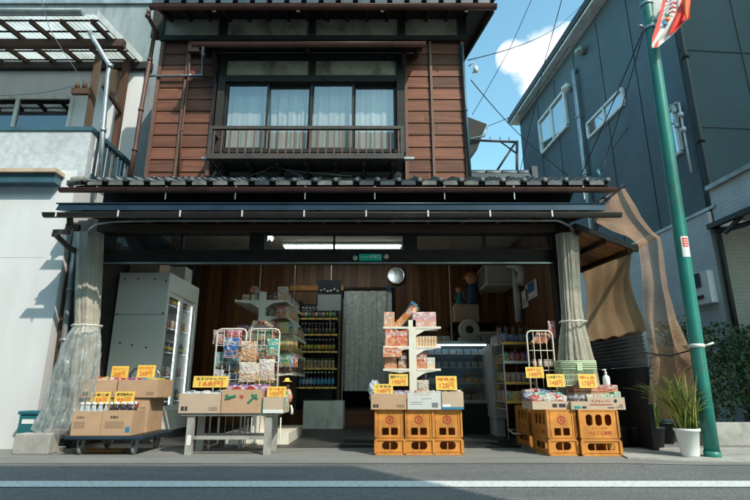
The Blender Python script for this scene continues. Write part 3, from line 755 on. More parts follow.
for a, c in ((112,181),(182.5,250),(265,333.5),(334.8,403),(417,484),(485,551)):
    B().box((P(a,241,SY).x,SY+.04,zb2+.002),(P(c,241,SY).x,SY+.046,zm2-.002)).build('transom_pane','glass',sf)
B().box((xl,SY-.028,zl-.03),(xr,SY-.02,zl-.012)).build('shutter_track','galv',sf)
B().beam(P(118,263,SY-.06),P(552,263,SY-.06),.02,.02).build('track_cover','galv',sf)
# soffit lining between front beam and pent roof (brown wood seen above transoms)
b = B(); b.box((P(100,225,6.2).x,6.2,P(300,231,6.2).z),(P(555,225,6.2).x,6.27,P(300,224,6.2).z)); b.build('head_rail','beamwood',H)
# interior
IY = 9.8
def uvwall(name,p00,p10,p11,p01,mat,parent,w,h):
    b = B(); b.quad([p00,p10,p11,p01],uvs=[(0,0),(w,0),(w,h),(0,h)]); return b.build(name,mat,parent,fix=False)
dx0, dx1, dzt = P(343,330,IY).x, P(393,330,IY).x, P(368,290,IY).z
uvwall('rear_panelling',(-3.6,IY,0),(dx0,IY,0),(dx0,IY,3.1),(-3.6,IY,3.1),'panel',H,dx0+3.6,3.1)
uvwall('rear_panelling',(dx1,IY,0),(2.45,IY,0),(2.45,IY,3.1),(dx1,IY,3.1),'panel',H,2.45-dx1,3.1)
uvwall('rear_panelling',(dx0,IY,dzt),(dx1,IY,dzt),(dx1,IY,3.1),(dx0,IY,3.1),'panel',H,dx1-dx0,3.1-dzt)
ix1 = 2.42
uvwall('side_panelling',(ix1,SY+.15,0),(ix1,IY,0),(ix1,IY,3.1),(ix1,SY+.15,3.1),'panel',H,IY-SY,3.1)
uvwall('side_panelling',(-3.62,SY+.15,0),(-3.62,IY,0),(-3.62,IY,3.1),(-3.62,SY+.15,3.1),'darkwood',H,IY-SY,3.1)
B().box((-3.64,SY+.15,3.1),(2.46,IY+.1,3.16)).build('interior_ceiling','cardboard_light',H)
b = B(); b.box((-3.72,SY+.16,0),(-3.63,10.4,3.3)); b.box((2.43,SY+.16,0),(2.51,10.4,3.3)); b.box((-3.63,10.9,0),(2.43,11,3.3)); b.build('outer_wall','darkwood',H)
b = B(); b.box((dx0-.05,IY-.03,0),(dx0,IY+.05,dzt+.05)); b.box((dx1,IY-.03,0),(dx1+.05,IY+.05,dzt+.05)); b.box((dx0,IY-.03,dzt),(dx1,IY+.05,dzt+.05)); b.box((dx0,IY-.25,.0),(dx1,IY+.3,.30))
b.build('doorway','darkwood',H)
B().box((dx0-.05,IY-.27,.0),(dx1+.05,IY-.251,.28)).build('step_riser','siding',H)
b = B(); px_ = P(334,330,IY-.03).x; b.box((P(328,330,IY-.03).x,IY-.035,.3),(dx0-.055,IY-.004,dzt+.1)); b.box((P(290,289,IY-.03).x,IY-.05,P(300,291,IY).z),(dx0+.0,IY-.006,P(300,286,IY).z)); b.build('door_post','orangewood',H)
# drain pipes on the facade
def pipe(px_list, r, mat, label, Y=None, name='drain_pipe', parent=H):
    b = B(); pts = [P(a,c,(d if d else Y)) for a,c,d in px_list]; b.tube(pts, r, 10)
    for p in pts[1:-1]: b.lathe([(r*1.2,-.02),(r*1.3,-.02),(r*1.3,.02),(r*1.2,.02)],p,10)
    o = b.build(name, mat, parent); return o
pipe([(149,9,6.0),(148,16,6.05),(155,30,6.42),(150,60,6.42),(141,110,6.42),(135,150,6.42),(130,176,6.42)],.03,'copper','')
pipe([(203,46,5.95),(203,54,6.05),(203,58,6.42),(202,75,6.44),(190,75.5,6.44),(147,76,6.44)],.018,'galv','')
pipe([(190,48,6.44),(189,75,6.44),(182,130,6.44),(178.5,178,6.44)],.013,'batten','')
pipe([(462,45,6.44),(466,110,6.44),(470.5,176,6.44)],.018,'bluepaint','')
b = B(); b.box(P(191,50,6.42)-Vector((.04,.03,.04)),P(207,47,6.42)+Vector((0,0.03,.03))); b.build('rain_hopper','copper',H)
# left end: elbow pipe below awning gutter
pipe([(70,216,5.45),(70,226,5.5),(66,232,5.6),(57,232,5.65),(56,235,5.7),(68,247,5.95),(77,252,6.1)],.035,'gutter_dark','')
pipe([(76,232,6.28),(70,290,6.28),(64,340,6.28),(58,400,6.28),(54,445,6.28)],.035,'grey_metal','')
b = B(); b.beam(P(76,225,6.34),P(50,447,6.34),.10,.06,up=(0,1,0)); b.build('corner_board','brownwood',H)

# exit sign, fluorescent lamps, clock
b = B(); a, c = P(359,254,SY-.05), P(382,260.5,SY-.05); b.rbox((a.x,a.y-.01,c.z),(c.x,a.y+.03,a.z),.006)
ex = thing('exit_sign','small green exit sign with white lettering on the dark entrance beam','exit sign',(a.x,a.y,c.z)); b.build('sign_box','exitgreen',ex)
t = B(); text(t,'非常口',((c.x*.7+a.x*.3),a.y-.013,(a.z+c.z)/2),.05); t.box((a.x+.02,a.y-.013,(a.z+c.z)/2-.004),(a.x+.13,a.y-.011,(a.z+c.z)/2+.004)); t.build('lettering','sign_white',ex)
for i,q in enumerate(((355,258),(386,256.5))):
    b = B(); p = P(*q,SY-.04); b.lathe([(.001,-.035),(.02,-.03),(.035,-.01),(.035,.02)],p,12,axis='y'); solo(b,'ceiling_spot','cream_plastic',('small round cream lamp at the left end of the green exit sign','small round cream lamp at the right end of the green exit sign')[i],'lamp',p)
for i,(a,c,yy) in enumerate(((283,402,8.4),(276,300,7.3))):
    pa, pc = P(a,246,yy), P(c,246,yy); zz = 3.06
    if i == 1: continue
    L = thing('fluorescent_lamp','long lit fluorescent tube lamp on the shop ceiling behind the middle transom','ceiling lamp',((pa.x+pc.x)/2,yy,zz))
    B().box((pa.x,yy-.09,zz+.0),(pc.x,yy+.09,zz+.038)).build('lamp_housing','white_metal',L)
    for dy in (-.05,.05): B().tube([(pa.x+.03,yy+dy,zz-.02),(pc.x-.03,yy+dy,zz-.02)],.016,8).build('lamp_tube','tube',L)
L = thing('fluorescent_lamp','short lit fluorescent fitting at the left of the long ceiling lamp','ceiling lamp',(-1.75,7.6,3.06))
B().box((-1.83,7.2,3.06),(-1.67,8.0,3.098)).build('lamp_housing','white_metal',L)
for dx in (-.04,.04): B().tube([(-1.75+dx,7.23,3.04),(-1.75+dx,7.97,3.04)],.016,8).build('lamp_tube','tube',L)
p = P(396,275.5,9.7); C_ = thing('wall_clock','round silver rimmed clock high on the brown panelling','clock',p)
b = B(); b.lathe([(.12,.06),(.165,.05),(.175,.0),(.16,-.01),(.15,.0)],p,32,axis='y'); b.build('clock_rim','chrome',C_)
b = B(); b.lathe([(.15,.01),(.149,.004)],p,32,axis='y'); b.build('clock_face','greybox',C_)
b = B(); b.box(p+Vector((-.006,-.004,0)),p+Vector((.006,.0,.11))); b.box(p+Vector((-.03,-.0045,-.09)),p+Vector((-.02,-.0005,.01))); b.build('clock_hand','ink',C_)
b = B()
for k in range(12):
    a_ = k*math.pi/6; q = p+Vector((.125*math.sin(a_),-.001,.125*math.cos(a_))); b.box(q-Vector((.006,.003,.006)),q+Vector((.006,.003,.006)))
b.build('clock_marks','ink',C_)
# thin hanging rods
for i,(a,Y) in enumerate(((259,7.0),(294,8.2),(330,9.0),(452,8.0))):
    b = B(); bot = {0:300,1:300,2:330,3:342}[i]; p0 = P(a,bot,Y); b.tube([p0,(p0.x,Y,3.1)],.008,6)
    solo(b,'hanging_rod','white_metal',['thin pale rod rising from the cream shelf unit to the ceiling','thin pale rod hanging over the right end of the cream shelf unit','thin rod hanging by the black and white notice','thin pale cord with a switch hanging left of the toy dolls'][i],'rod',p0)
# doorway curtain
b = B(); b.grid(curtain_fn(dx0+.02,dx1-.02,IY-.12,P(368,391,IY).z,dzt-.04,.03,4.3,8),70,12); 
o = solo(b,'door_curtain','noren','grey patterned long curtain in the rear doorway','curtain',((dx0+dx1)/2,IY-.12,.42))
b = B(); b.box(P(388,288,IY-.16)-Vector((.03,.02,.06)),P(388,288,IY-.16)+Vector((.06,.02,.05))); solo(b,'door_chime','dollblue','small blue box at the top right corner of the rear doorway','door chime',P(388,288,IY-.16))

# ================================================================== LEFT NEIGHBOUR
LH = thing('neighbour_house','white neighbouring house at the left with stucco balcony and rafter canopy','house',(-5.5,6.2,0))
lx = -3.99
B().box((-12,6.2,0),(lx,6.3,3.5)).build('ground_floor_wall','white_wall',LH)
B().box((lx-.1,6.3,0),(lx-.002,12,3.4)).build('side_wall','white_wall',LH)
B().box((-12,6.197,P(20,257,6.18).z),(lx-.25,6.199,P(20,257,6.18).z+.004)).build('wall_joint','white_wall',LH)
for i,px in enumerate((-60,)): pass
z1, z0 = P(20,168,6.0).z, P(20,171.5,6.0).z
b = B(); b.box((-12,6.0,z0),(P(56,170,6.0).x,6.34,z1)); b.build('ledge_board','cardboard_light',LH)
b = B(); b.box((-12,6.05,P(20,182,6.05).z),(P(55,176,6.05).x,6.199,z0-.002)); b.build('shutter_box','bluepaint',LH)
# balcony
by0, by1 = 6.38, 7.55
bx = -4.0; bz1, bz0 = P(60,131,by0).z, P(60,168,by0).z
b = B(); b.box((-12,by0,bz0-.15),(bx,by0+.12,bz1)); b.build('balcony_parapet','stucco',LH)
b = B(); b.box((-12,by0-.02,bz1+.001),(bx+.02,by0+.14,bz1+.06)); b.box((bx-.05,by0+.14,bz1+.001),(bx+.02,by1,bz1+.06)); b.box((bx-.05,by0+.12,bz0-.1),(bx+.02,by1,bz0-.03)); b.build('balcony_coping','bluepaint',LH)
for k in range(11):
    yy = by0+.2+k*.105; B().box((bx-.03,yy,bz0-.03),(bx-.01,yy+.045,bz1+.0)).build('balcony_slat',('bluepaint' if k%4 else 'grey_metal'),LH)
B().box((-12,by0+.12,bz0-.16),(bx,by1,bz0-.1)).build('balcony_floor','concrete',LH)
# upper wall
uy = 7.62
B().box((-12,uy,bz0-.2),(-4.03,uy+.12,P(40,70,uy).z)).build('upper_wall','white_wall',LH)
b = B(); b.box((-12,uy+.02,P(40,72,uy).z),(-3.4,uy+.4,P(100,4,uy).z)); b.box((-4.03,uy+.02,3.0),(-3.4,uy+.4,P(40,72,uy).z)); b.build('concrete_parapet','concrete_wall',LH)
B().box((-12,uy-.03,P(100,4,uy).z),(-3.38,uy+.45,P(100,2,uy).z+.02)).build('parapet_cap','grey_metal',LH)
# sliding window
wz1, wz0 = P(30,100,uy).z, P(30,131,uy-.02).z-.3; wxe = P(75,100,uy).x
wf = B(); wf.box((-12,uy-.05,wz1),(wxe,uy-.001,wz1+.05)); wf.box((wxe-.05,uy-.05,wz0),(wxe,uy-.001,wz1)); xm = P(16.5,115,uy).x; wf.box((xm-.03,uy-.05,wz0),(xm+.03,uy-.001,wz1)); wf.box((-12,uy-.05,wz0-.05),(wxe,uy-.001,wz0))
lw = wf.build('window','white_metal',LH)
B().box((-12,uy-.022,wz0+.001),(xm-.031,uy-.012,wz1-.001)).build('pane','glass_dark',lw); B().box((xm+.031,uy-.022,wz0+.001),(wxe-.051,uy-.012,wz1-.001)).build('pane','glass_dark',lw)
B().box((-12,uy-.004,wz0),(wxe-.05,uy-.001,wz1)).build('blind','fridge_dark',lw)
# rafter canopy (pergola with corrugated sheets)
fy = 6.35
pf, pb = P(60,22,fy), P(60,63,uy)
fz, bz_ = pf.z, pb.z
xv = P(96,22,fy).x
def cz(y): return fz+(y-fy)*(bz_-fz)/(uy-fy)
CN = thing('balcony_canopy','brown timber canopy with translucent corrugated roof over the left balcony','canopy',(-6,7,fz))
b = B(); 
def corr(u,v):
    x = -11+(xv+.08+11)*u; y = fy-.12+(uy-fy+.1)*v
    return (x,y,cz(y)+.05+.012*math.sin(x*6.283/.075))
b.grid(corr, 500, 2); b.build('corrugated_roof','polycarb',CN)
for k in range(14):
    x = xv-.05-k*.46
    B().beam((x,fy-.02,cz(fy)-.0),(x,uy-.01,cz(uy)-.0),.045,.07).build('rafter','brownwood',CN)
for k in range(5):
    yy = fy+.0+k*.30; b = B(); b.box((-11,yy,cz(yy)+.036),(xv+.05,yy+.035,cz(yy)+.047)); b.build('batten','darkwood',CN)
ybm = 6.75; b = B(); b.box((-11,ybm,cz(ybm)-.17),(xv+.22,ybm+.09,cz(ybm)-.04)); b.build('beam','beamwood',CN)
b = B(); b.box((-11,uy-.09,cz(uy)-.16),(xv+.30,uy-.001,cz(uy)-.03)); b.build('ledger','darkwood',CN)
b = B(); gutter(b,-11,P(84,22,fy-.1).x,fy-.16,fz+.02,.055); b.build('canopy_gutter','grey_metal',CN)
B().beam((xv+.10,fy-.13,cz(fy-.13)+.03),(xv+.10,uy-.02,cz(uy-.02)+.03),.02,.13).build('verge_flashing','white_metal',CN)
b = B(); b.beam(P(99,55,6.8),P(84,150,6.62)-Vector((0,0,.3)),.10,.09); b.build('post','brownwood',CN)
b = B(); xq = P(124,80,7.45).x; b.box((xq-.04,7.41,bz0),(xq+.05,7.50,cz(7.45)-.04)); b.build('post','brownwood',CN)
b = B(); b.beam(P(121,112,7.4),P(103,85,6.85),.05,.06); b.build('brace','brownwood',CN)
b = B(); pts=[P(90,32,6.3),P(93,38,6.3),P(110,66,6.32),P(108,75,6.34),P(103,130,6.34),P(100,176,6.34)]; b.tube(pts,.035,10)
for p in (pts[2],pts[4]): b.lathe([(.042,-.03),(.045,-.03),(.045,.03),(.042,.03)],p,10)
solo(b,'drain_pipe','galv','pale grey drain pipe bending down the front of the left balcony','pipe',pts[-1])
b = B(); a = P(105,94,7.6); b.rbox((a.x-.0,7.5,a.z),(a.x+.2,7.61,a.z+.42),.02); solo(b,'junction_box','cardboard','beige box on the white wall behind the canopy post','box',(a.x,7.55,a.z))
b = B(); a = P(80,91,6.6); b.box((a.x-.12,6.58,a.z-.05),(a.x+.14,6.64,a.z+.05)); b.lathe([(.03,0),(.035,.04),(.02,.09)],(a.x-.05,6.6,a.z+.05),8); b.lathe([(.03,0),(.035,.04),(.02,.09)],(a.x+.06,6.6,a.z+.05),8); solo(b,'insulator_bracket','brownwood','small wooden cable bracket fixed to the canopy post','bracket',(a.x,6.6,a.z))

# ================================================================== RIGHT BUILDING
# its side wall runs back along direction d from the street corner
ANG = math.atan(.077)
def SWP(px,py):
    u=(px-375)/F; v=(250-py)/F
    # x = 5.88 - .077 y ; y = t*(CT-v*ST)
    k = CT-v*ST; t = 5.88/(u+.077*k); return Vector((u*t,t*k,CH+t*(ST+v*CT)))
RB = thing('blue_building','dark blue grey clad building on the right with pale lower storey','building',(5.3,7.5,0))
dvec = Vector((-.077,1,0)).normalized(); nv = Vector((-1,-.077,0)).normalized(); fvec = Vector((1,.077,0)).normalized()
C0 = Vector((5.88-.077*7.55,7.55,0))
def sp(s,z,o=0): return C0+dvec*s+Vector((0,0,z))+nv*o          # s metres back along the wall
def fp(s,z,o=0): return C0+fvec*s+Vector((0,0,z))-dvec*o         # along the front
zmid = 3.42; ztop = 9.0; LEN = 7.2
def wallq(name,f,s0,s1,z0,z1,mat,rev=False):
    b = B(); pts = [f(s0,z0),f(s1,z0),f(s1,z1),f(s0,z1)]; uv=[(s0,z0),(s1,z0),(s1,z1),(s0,z1)]
    if rev: pts=pts[::-1]; uv=uv[::-1]
    b.quad(pts,uvs=uv); return b.build(name,mat,RB,fix=False)
wallq('upper_side_wall',sp,0,LEN,zmid,ztop,'navy_siding',True)
wallq('lower_side_wall',sp,0,LEN,0,zmid,'grey_siding',True)
wallq('upper_front_wall',fp,0,14,zmid,ztop+3,'front_siding')
wallq('rear_wall',lambda s,z: sp(LEN,z)+fvec*s,0,14,0,ztop,'navy_siding')
b = B(); b.beam(sp(-.2,zmid,.01),sp(LEN,zmid,.01),.03,.05); b.beam(fp(0,zmid,.01),fp(14,zmid,.01),.03,.05); b.build('belt_trim','grey_metal',RB)
# panel joints
b = B()
for s in (1.15,2.3,3.45,4.6,5.75): b.beam(sp(s,zmid+.03,.004),sp(s,ztop-.15,.004),.012,.012)
for s in (1.2,2.4,3.6,4.8): b.beam(fp(s,zmid+.03,.004),fp(s,ztop+3,.004),.012,.012)
for z in (4.9,6.4): b.beam(fp(.06,z,.004),fp(14,z,.004),.012,.012)
b.build('panel_joint','black',RB)
# roof
b = B(); b.beam(sp(-.3,ztop+.03,.12),sp(LEN+.15,ztop+.03,.12),.36,.06); b.build('eave_soffit','white_metal',RB)
b = B(); b.beam(sp(-.3,ztop+.16,.2),sp(LEN+.2,ztop+.16,.2),.26,.18); b.build('roof_edge','black',RB)
b = B(); vs=[sp(-.3,ztop+.25,.3),sp(LEN+.2,ztop+.25,.3),sp(LEN+.2,ztop+1.4,-5),sp(-.3,ztop+1.4,-5)]; b.quad(vs); b.quad([v+Vector((0,0,-.1)) for v in vs[::-1]]); b.build('roof','black',RB)
# corner down pipe
b = B(); b.tube([fp(.05,ztop+3,.09),fp(.05,3.05,.09),fp(.05,2.85,.09),fp(.05,0,.09)],.045,10)
for z in (3.05,4.6,6.2,7.6): b.lathe([(.055,-.04),(.06,-.04),(.06,.04),(.055,.04)],fp(.05,z,.09),10)
b.tube([fp(.05,3.05,.09),fp(.05,3.02,.2),fp(.4,3.1,.4)],.04,8)
b.build('corner_downpipe','black',RB)
# side features
def side_rect(name,pA,pB,pC,pD,mat,d,parent,fmat='white_metal',fw=.07):
    """window on the side wall; corner points (px) bottom-left,bottom-right,top-right,top-left"""
    A,Bq,Cq,D = [SWP(*q) for q in (pA,pB,pC,pD)]
    s = [(p-C0).dot(dvec) for p in (A,Bq,Cq,D)]; s0, s1 = (s[1]+s[2])/2, (s[0]+s[3])/2
    z0 = (A.z+Bq.z)/2; z1 = (Cq.z+D.z)/2
    b = B(); b.beam(sp(s0,z0,.03),sp(s1,z0,.03),d,fw); b.beam(sp(s0,z1,.03),sp(s1,z1,.03),d,fw)
    for s_ in (s0,s1): b.beam(sp(s_,z0+fw/2,.03),sp(s_,z1-fw/2,.03),fw,d,up=tuple(dvec))
    if s1-s0>1.2: b.beam(sp((s0+s1)/2,z0+fw/2,.03),sp((s0+s1)/2,z1-fw/2,.03),.05,d*.8,up=tuple(dvec))
    w = b.build('window',fmat,parent)
    g = B(); g.quad([sp(s0,z0,.025),sp(s1,z0,.025),sp(s1,z1,.025),sp(s0,z1,.025)]); g.build('pane',mat,w)
    k = B(); k.quad([sp(s0,z0,.006),sp(s1,z0,.006),sp(s1,z1,.006),sp(s0,z1,.006)]); k.build('blind','lace',w)
    return s0,s1,z0,z1
side_rect('window',(543,152),(569,128),(565,92),(540,122),'glass_sky',.09,RB)
side_rect('window',(590,137),(626,105),(623,88),(588,125),'glass_sky',.06,RB,fw=.05)
A = SWP(670,118); s_ = (A-C0).dot(dvec)
side_rect('window',(675,157),(681,153),(678,105),(669,112),'glass_sky',.06,RB,fw=.05)
def sidebox(px,py,name,ds,dz,d,mat,label):
    A = SWP(px,py); s=(A-C0).dot(dvec); b=B(); 
    b.tube([sp(s,A.z,.0),sp(s,A.z+.01,d)],[ds*.9,ds],12); b.lathe([(ds*.2,-ds*.7),(ds*1.1,-ds*.5),(ds*1.1,ds*.2),(ds*.3,ds*.9)],sp(s,A.z,d*.8),12)
    return solo(b,name,mat,label,'vent',sp(s,A.z,0))
sidebox(585,51,'wall_vent',.11,.1,.16,'grey_metal','grey hooded vent near the roof edge of the blue building')
sidebox(571,88,'wall_vent',.11,.1,.16,'white_metal','pale hooded vent beside the large window of the blue building')
b = B(); A = SWP(577,72); s=(A-C0).dot(dvec); b.tube([sp(s,A.z+.05,.0),sp(s,A.z,.1),sp(s,0.2,.1)],.06,10)
for z in (4,5.5,7): b.lathe([(.07,-.03),(.075,-.03),(.075,.03),(.07,.03)],sp(s,z,.1),10)
b.build('side_downpipe','galv',RB)
# electrical meter gear by the corner
b = B(); A = SWP(683,108); s=(A-C0).dot(dvec)
for k in range(4):
    b.lathe([(.03,-.04),(.045,-.03),(.045,.03),(.02,.04)],sp(s+.1-.12*(k%2),A.z-.14*k,.08),10)
b.tube([sp(s+.2,A.z-.2,.05),sp(s+.35,A.z-.05,.12),sp(s+.25,A.z+.15,.12),sp(s,A.z+.1,.1)],.015,6)
b.tube([sp(s,A.z+.1,.06),sp(s,A.z-1.2,.06)],.02,6)
solo(b,'service_entrance','greybox','cluster of grey cable insulators beside the dark downpipe','cable fitting',sp(s,A.z-.6,0))
# meter box
A = SWP(702,276); Bq = SWP(714,301); s=(A-C0).dot(dvec)
e = thing('meter_box','white electricity meter box on the pale wall behind the green pole','meter box',sp(s,Bq.z,.0))
b = B(); c0 = sp(s-.28,Bq.z-.1,0); 
b.beam(sp(s+.22,(A.z+Bq.z)/2,.06),sp(s-.26,(A.z+Bq.z)/2,.06),.11,.50); b.build('box_body','sign_white',e)
b = B(); zc=(A.z+Bq.z)/2; b.beam(sp(s+.14,zc+.13,.13),sp(s-.10,zc+.13,.13),.015,.22); b.build('meter_window','ink',e); b = B(); b.beam(sp(s+.14,zc-.14,.13),sp(s-.12,zc-.14,.13),.015,.05); b.build('meter_slot','ink',e)
# porch on the right
PZ0, PZ1 = 3.16, 3.70
b = B()
o_ = .0
for (s0,s1) in ((-3.2,-.12),):
    pts=[sp(s1,PZ0),sp(s0,PZ0),sp(s0,PZ1),sp(s1,PZ1)]; b.quad(pts,uvs=[(s1,PZ0),(s0,PZ0),(s0,PZ1),(s1,PZ1)])
    q=[sp(s0,PZ0),sp(s0,PZ0)+fvec*6,sp(s0,PZ1)+fvec*6,sp(s0,PZ1)]; b.quad(q,uvs=[(0,PZ0),(6,PZ0),(6,PZ1),(0,PZ1)])
b.build('porch_fascia','grey_siding',RB,fix=False)
b = B(); b.quad([sp(-3.2,PZ1),sp(-3.2,PZ1)+fvec*6,sp(-.12,PZ1)+fvec*6,sp(-.12,PZ1)]); b.quad([sp(-3.2,PZ0+.05),sp(-3.2,PZ0+.05)+fvec*6,sp(-.12,PZ0+.05)+fvec*6,sp(-.12,PZ0+.05)]); b.build('porch_slab','concrete',RB)
b = B(); b.beam(sp(-3.2,PZ1+.03,.02),sp(-.12,PZ1+.03,.02),.08,.07); b.build('porch_coping','grey_metal',RB)
b = B(); b.beam(sp(-3.2,PZ0-.03,.02),sp(-.0,PZ0-.03,.02),.07,.08); b.beam(sp(-.25,PZ0-.2,-.03),sp(-.6,PZ0-.05,-.03),.05,.05); b.build('porch_trim','black',RB)
b = B(); q=[fp(.0,0,.0),fp(9,0,.0),fp(9,PZ0,.0),fp(.0,PZ0,.0)]; b.quad(q,uvs=[(0,0),(9,0),(9,PZ0),(0,PZ0)]); b.build('porch_wall','beige_side',RB,fix=False)
b = B(); p0 = sp(-1.1,3.48,.03); b.rbox(p0-Vector((.04,.08,.08)),p0+Vector((.04,.08,.09)),.01); solo(b,'porch_lamp','greybox','small grey lamp box on the pale porch fascia','lamp',p0)

# ================================================================== POLE, FLAG, WIRES
pb_ = PG(713,458); pt_ = P(646,0,pb_.y); dirp = (pt_-pb_); top = pb_+dirp*1.5
PL = thing('utility_pole','tall green painted steel pole with a white ring and a red sticker','pole',pb_)
b = B(); b.tube([pb_+dirp*(k/12*1.5) for k in range(13)],[.071-.0*k for k in range(13)],28); b.tube([pb_,pb_+dirp*.012],.080,28); b.build('pole_shaft','polyteal',PL)
def onp(py): 
    a, c = pb_.z, 0; lo, hi = 0.0, 1.5
    for _ in range(40):
        m = (lo+hi)/2; q = pb_+dirp*m; zc = q.y*CT+(q.z-CH)*ST; v=((q.z-CH)*CT-q.y*ST)/zc
        if 250-F*v > py: lo = m
        else: hi = m
    return pb_+dirp*lo
dn = dirp.normalized()
b = B(); q=onp(346); b.tube([q-dn*.02,q+dn*.02],.076,24); b.tube([q+Vector((.07,-.03,0)),q+Vector((.16,-.04,.03))],.012,6); b.build('white_ring','white_metal',PL)
b = B(); q=onp(5); b.tube([q-dn*.02,q+dn*.02],.080,24); b.build('steel_strap','galv',PL)
b = B(); q=onp(29); b.tube([q-dn*.025,q+dn*.025],.080,24); b.tube([onp(29)+Vector((-.1,-.03,0)),onp(29)+Vector((-.17,-.05,.02))],.018,8); b.build('steel_strap','galv',PL)
q = onp(248); b = B()
def wrap(u,v,rad=.0725):
    a = R(-125+70*u)*1.0; return Vector((q.x+rad*math.cos(a),q.y+rad*math.sin(a),q.z-.12+.24*v))+dirp*((v-.5)*.24/dirp.z)-Vector((0,0,(v-.5)*.24))
b.grid(lambda u,v: wrap(u,v),8,1); st = b.build('sticker','sign_white',PL)
b = B(); b.grid(lambda u,v: wrap(.15+.7*u,.48+.44*v,.0735),8,1); b.build('sticker_mark','flagred',st)
b = B()
for k in range(3): b.grid(lambda u,v,k=k: wrap(.28+.44*u,.55+.12*k+.04*v,.0742),6,1)
b.build('sticker_bars','sign_white',st)
# banner flag hanging from a slanting rod
fq = onp(20)
FL = thing('banner_flag','red and white shop banner flag hanging beside the top of the green pole','flag',P(654,48,5.25))
def flg(pts, Y, fold=.03):
    return [P(a,c,Y) for a,c in pts]
# ribbon of cloth: rows of (left px, right px, y px), gently folded in depth
rows = [((688,-30),(712,-30)),((672,-10),(694,-16)),((667,0),(690,-2)),((661,12),(690,12)),((657,24),(688,18)),((654,36),(676,32)),((651,45),(664,42)),((652,48),(658,47))]
def cloth(rows,Y,am,nu=10,off=0):
    def fn(u,v):
        j = min(len(rows)-2,int(v*(len(rows)-1))); t = v*(len(rows)-1)-j
        (a0,b0),(a1,b1) = rows[j],rows[j+1]
        L = (a0[0]*(1-t)+a1[0]*t, a0[1]*(1-t)+a1[1]*t); Rr=(b0[0]*(1-t)+b1[0]*t, b0[1]*(1-t)+b1[1]*t)
        return P(L[0]*(1-u)+Rr[0]*u, L[1]*(1-u)+Rr[1]*u, Y+am*math.sin(u*7+v*4)+off)
    return fn
b = B(); b.grid(cloth(rows,5.25,.03),14,28); b.build('flag_cloth','flagwhite',FL)
rows2 = [((700,-30),(713,-30)),((685,-10),(697,-12)),((681,2),(691,-2)),((676,14),(690,14)),((670,30),(686,20)),((669,35),(674,32))]
b = B(); b.grid(cloth(rows2,5.2,.03),8,20); b.build('flag_red_fold','flagred',FL)
rows4 = [((664,-6),(669,-10)),((660,12),(663,12)),((656,25),(660,25)),((652,38),(659,37)),((651,48),(658,47))]
b = B(); b.grid(cloth(rows4,5.235,.0),4,14); b.build('flag_border','flagred',FL)
rows3 = [((682,-10),(690,-8)),((682,0),(690,0)),((684,12),(690,15)),((687,19),(690,19))]
b = B(); b.grid(cloth(rows3,5.14,.02),6,10); b.build('flag_turned_edge','flagorange',FL)
for (a,c,r_,m) in ((667,15,2,'greenink'),(668,18.5,2.3,'flagorange'),(665.5,23.5,2.3,'blueink')):
    b = B(); p=P(a,c,5.2); b.lathe([(.001,0),(r_/75,.0),(r_/75,.004)],p,14,axis='y'); b.build('flag_dot',m,FL)
b = B()
for k in range(6): 
    c_=-12+k*4.5; b.tube([P(671-k*.4,c_+3,5.19),P(674-k*.3,c_+.5,5.19),P(678-k*.5,c_+2,5.19)],.009,5)
b.build('flag_lettering','flagred',FL)
b = B(); p0=onp(26); b.tube([p0,P(700,-45,5.4)],.012,8); b.build('flag_rod','galv',FL)
b = B(); b.grid(cloth([((655,-25),(668,-30)),((652,0),(665,0)),((652,14),(658,20)),((653,16),(656,19))],5.42,.01),6,8); o=solo(b,'pole_plate','whitebox','pale grey sign plate with faint blue lettering behind the banner flag','sign',P(655,0,5.42))
# wires
def wire(name_label, pts, r=.012, mat='ink'):
    # pts: list of world points, sagging in between
    b = B(); out=[]
    for i in range(len(pts)-1):
        p,q = Vector(pts[i]),Vector(pts[i+1]); n=14; sag=.012*(q-p).length
        for k in range(n+(i==len(pts)-2)):
            t=k/n; v=p.lerp(q,t); v.z-=sag*4*t*(1-t); out.append(v)
    b.tube(out,r*.62,6); solo(b,'overhead_wire',mat,name_label,'wire',out[0])
ow = onp(30)+Vector((-.1,-.03,0))
wire('black cable from the pole strap down over the blue wall to the awning end',[ow,P(578,182,7.0)],.012)
wire('second thinner cable from the pole strap with a green clip near its lower end',[ow+Vector((0,0,-.03)),P(606,158,6.3),P(594,192,6.0)],.010)
b = B(); p=P(598,174,6.1); b.lathe([(.01,-.06),(.03,-.04),(.035,0),(.02,.06)],p,8); solo(b,'cable_clip','tealplastic','small green clip hanging on the thinner cable over the shop roof','clip',p)
wire('wire crossing the sky from the shop corner towards the top right',[P(468,60,6.6),P(560,25,14),P(640,-60,22)],.014)
wire('wire running steeply up the sky from the far roof',[P(472,115,14),P(510,48,13),P(548,-40,12)],.016)
wire('wire dropping from the shop corner bracket towards the blue building',[P(471,80,6.6),P(520,135,9),P(580,185,11)],.012)
wire('wire from the far roof curving up past the white cloud',[P(488,126,12),P(525,110,12),P(560,60,11),P(640,-70,10)],.014)
wire('slanting wire passing in front of the large side window of the blue building',[P(519,175,12),P(545,60,10),P(572,-40,8)],.014)
wire('thin wire from the top of the sky to the insulator bracket at the left canopy',[P(36,-20,5.6),P(50,30,6.0),P(84,82,6.55)],.008,'grey_metal')
wire('thin cable along the white wall at the left window',[P(-20,96,7.5),P(40,93,7.3),P(76,85,6.65)],.006,'ink')
b = B(); p=P(469,66,6.55); b.tube([p,p+Vector((.06,0,.06)),p+Vector((.12,0,-.04)),p+Vector((.05,0,-.12))],.012,6); b.lathe([(.02,-.05),(.04,-.02),(.03,.05)],p+Vector((.1,0,-.06)),8); solo(b,'wire_bracket','white_metal','small white porcelain wire bracket at the upper right corner of the shop','bracket',p)
wire('two loose black lines hanging over the blue wall by the far downpipe',[P(690,30,8.0),P(640,110,9),P(612,150,9.5)],.01)

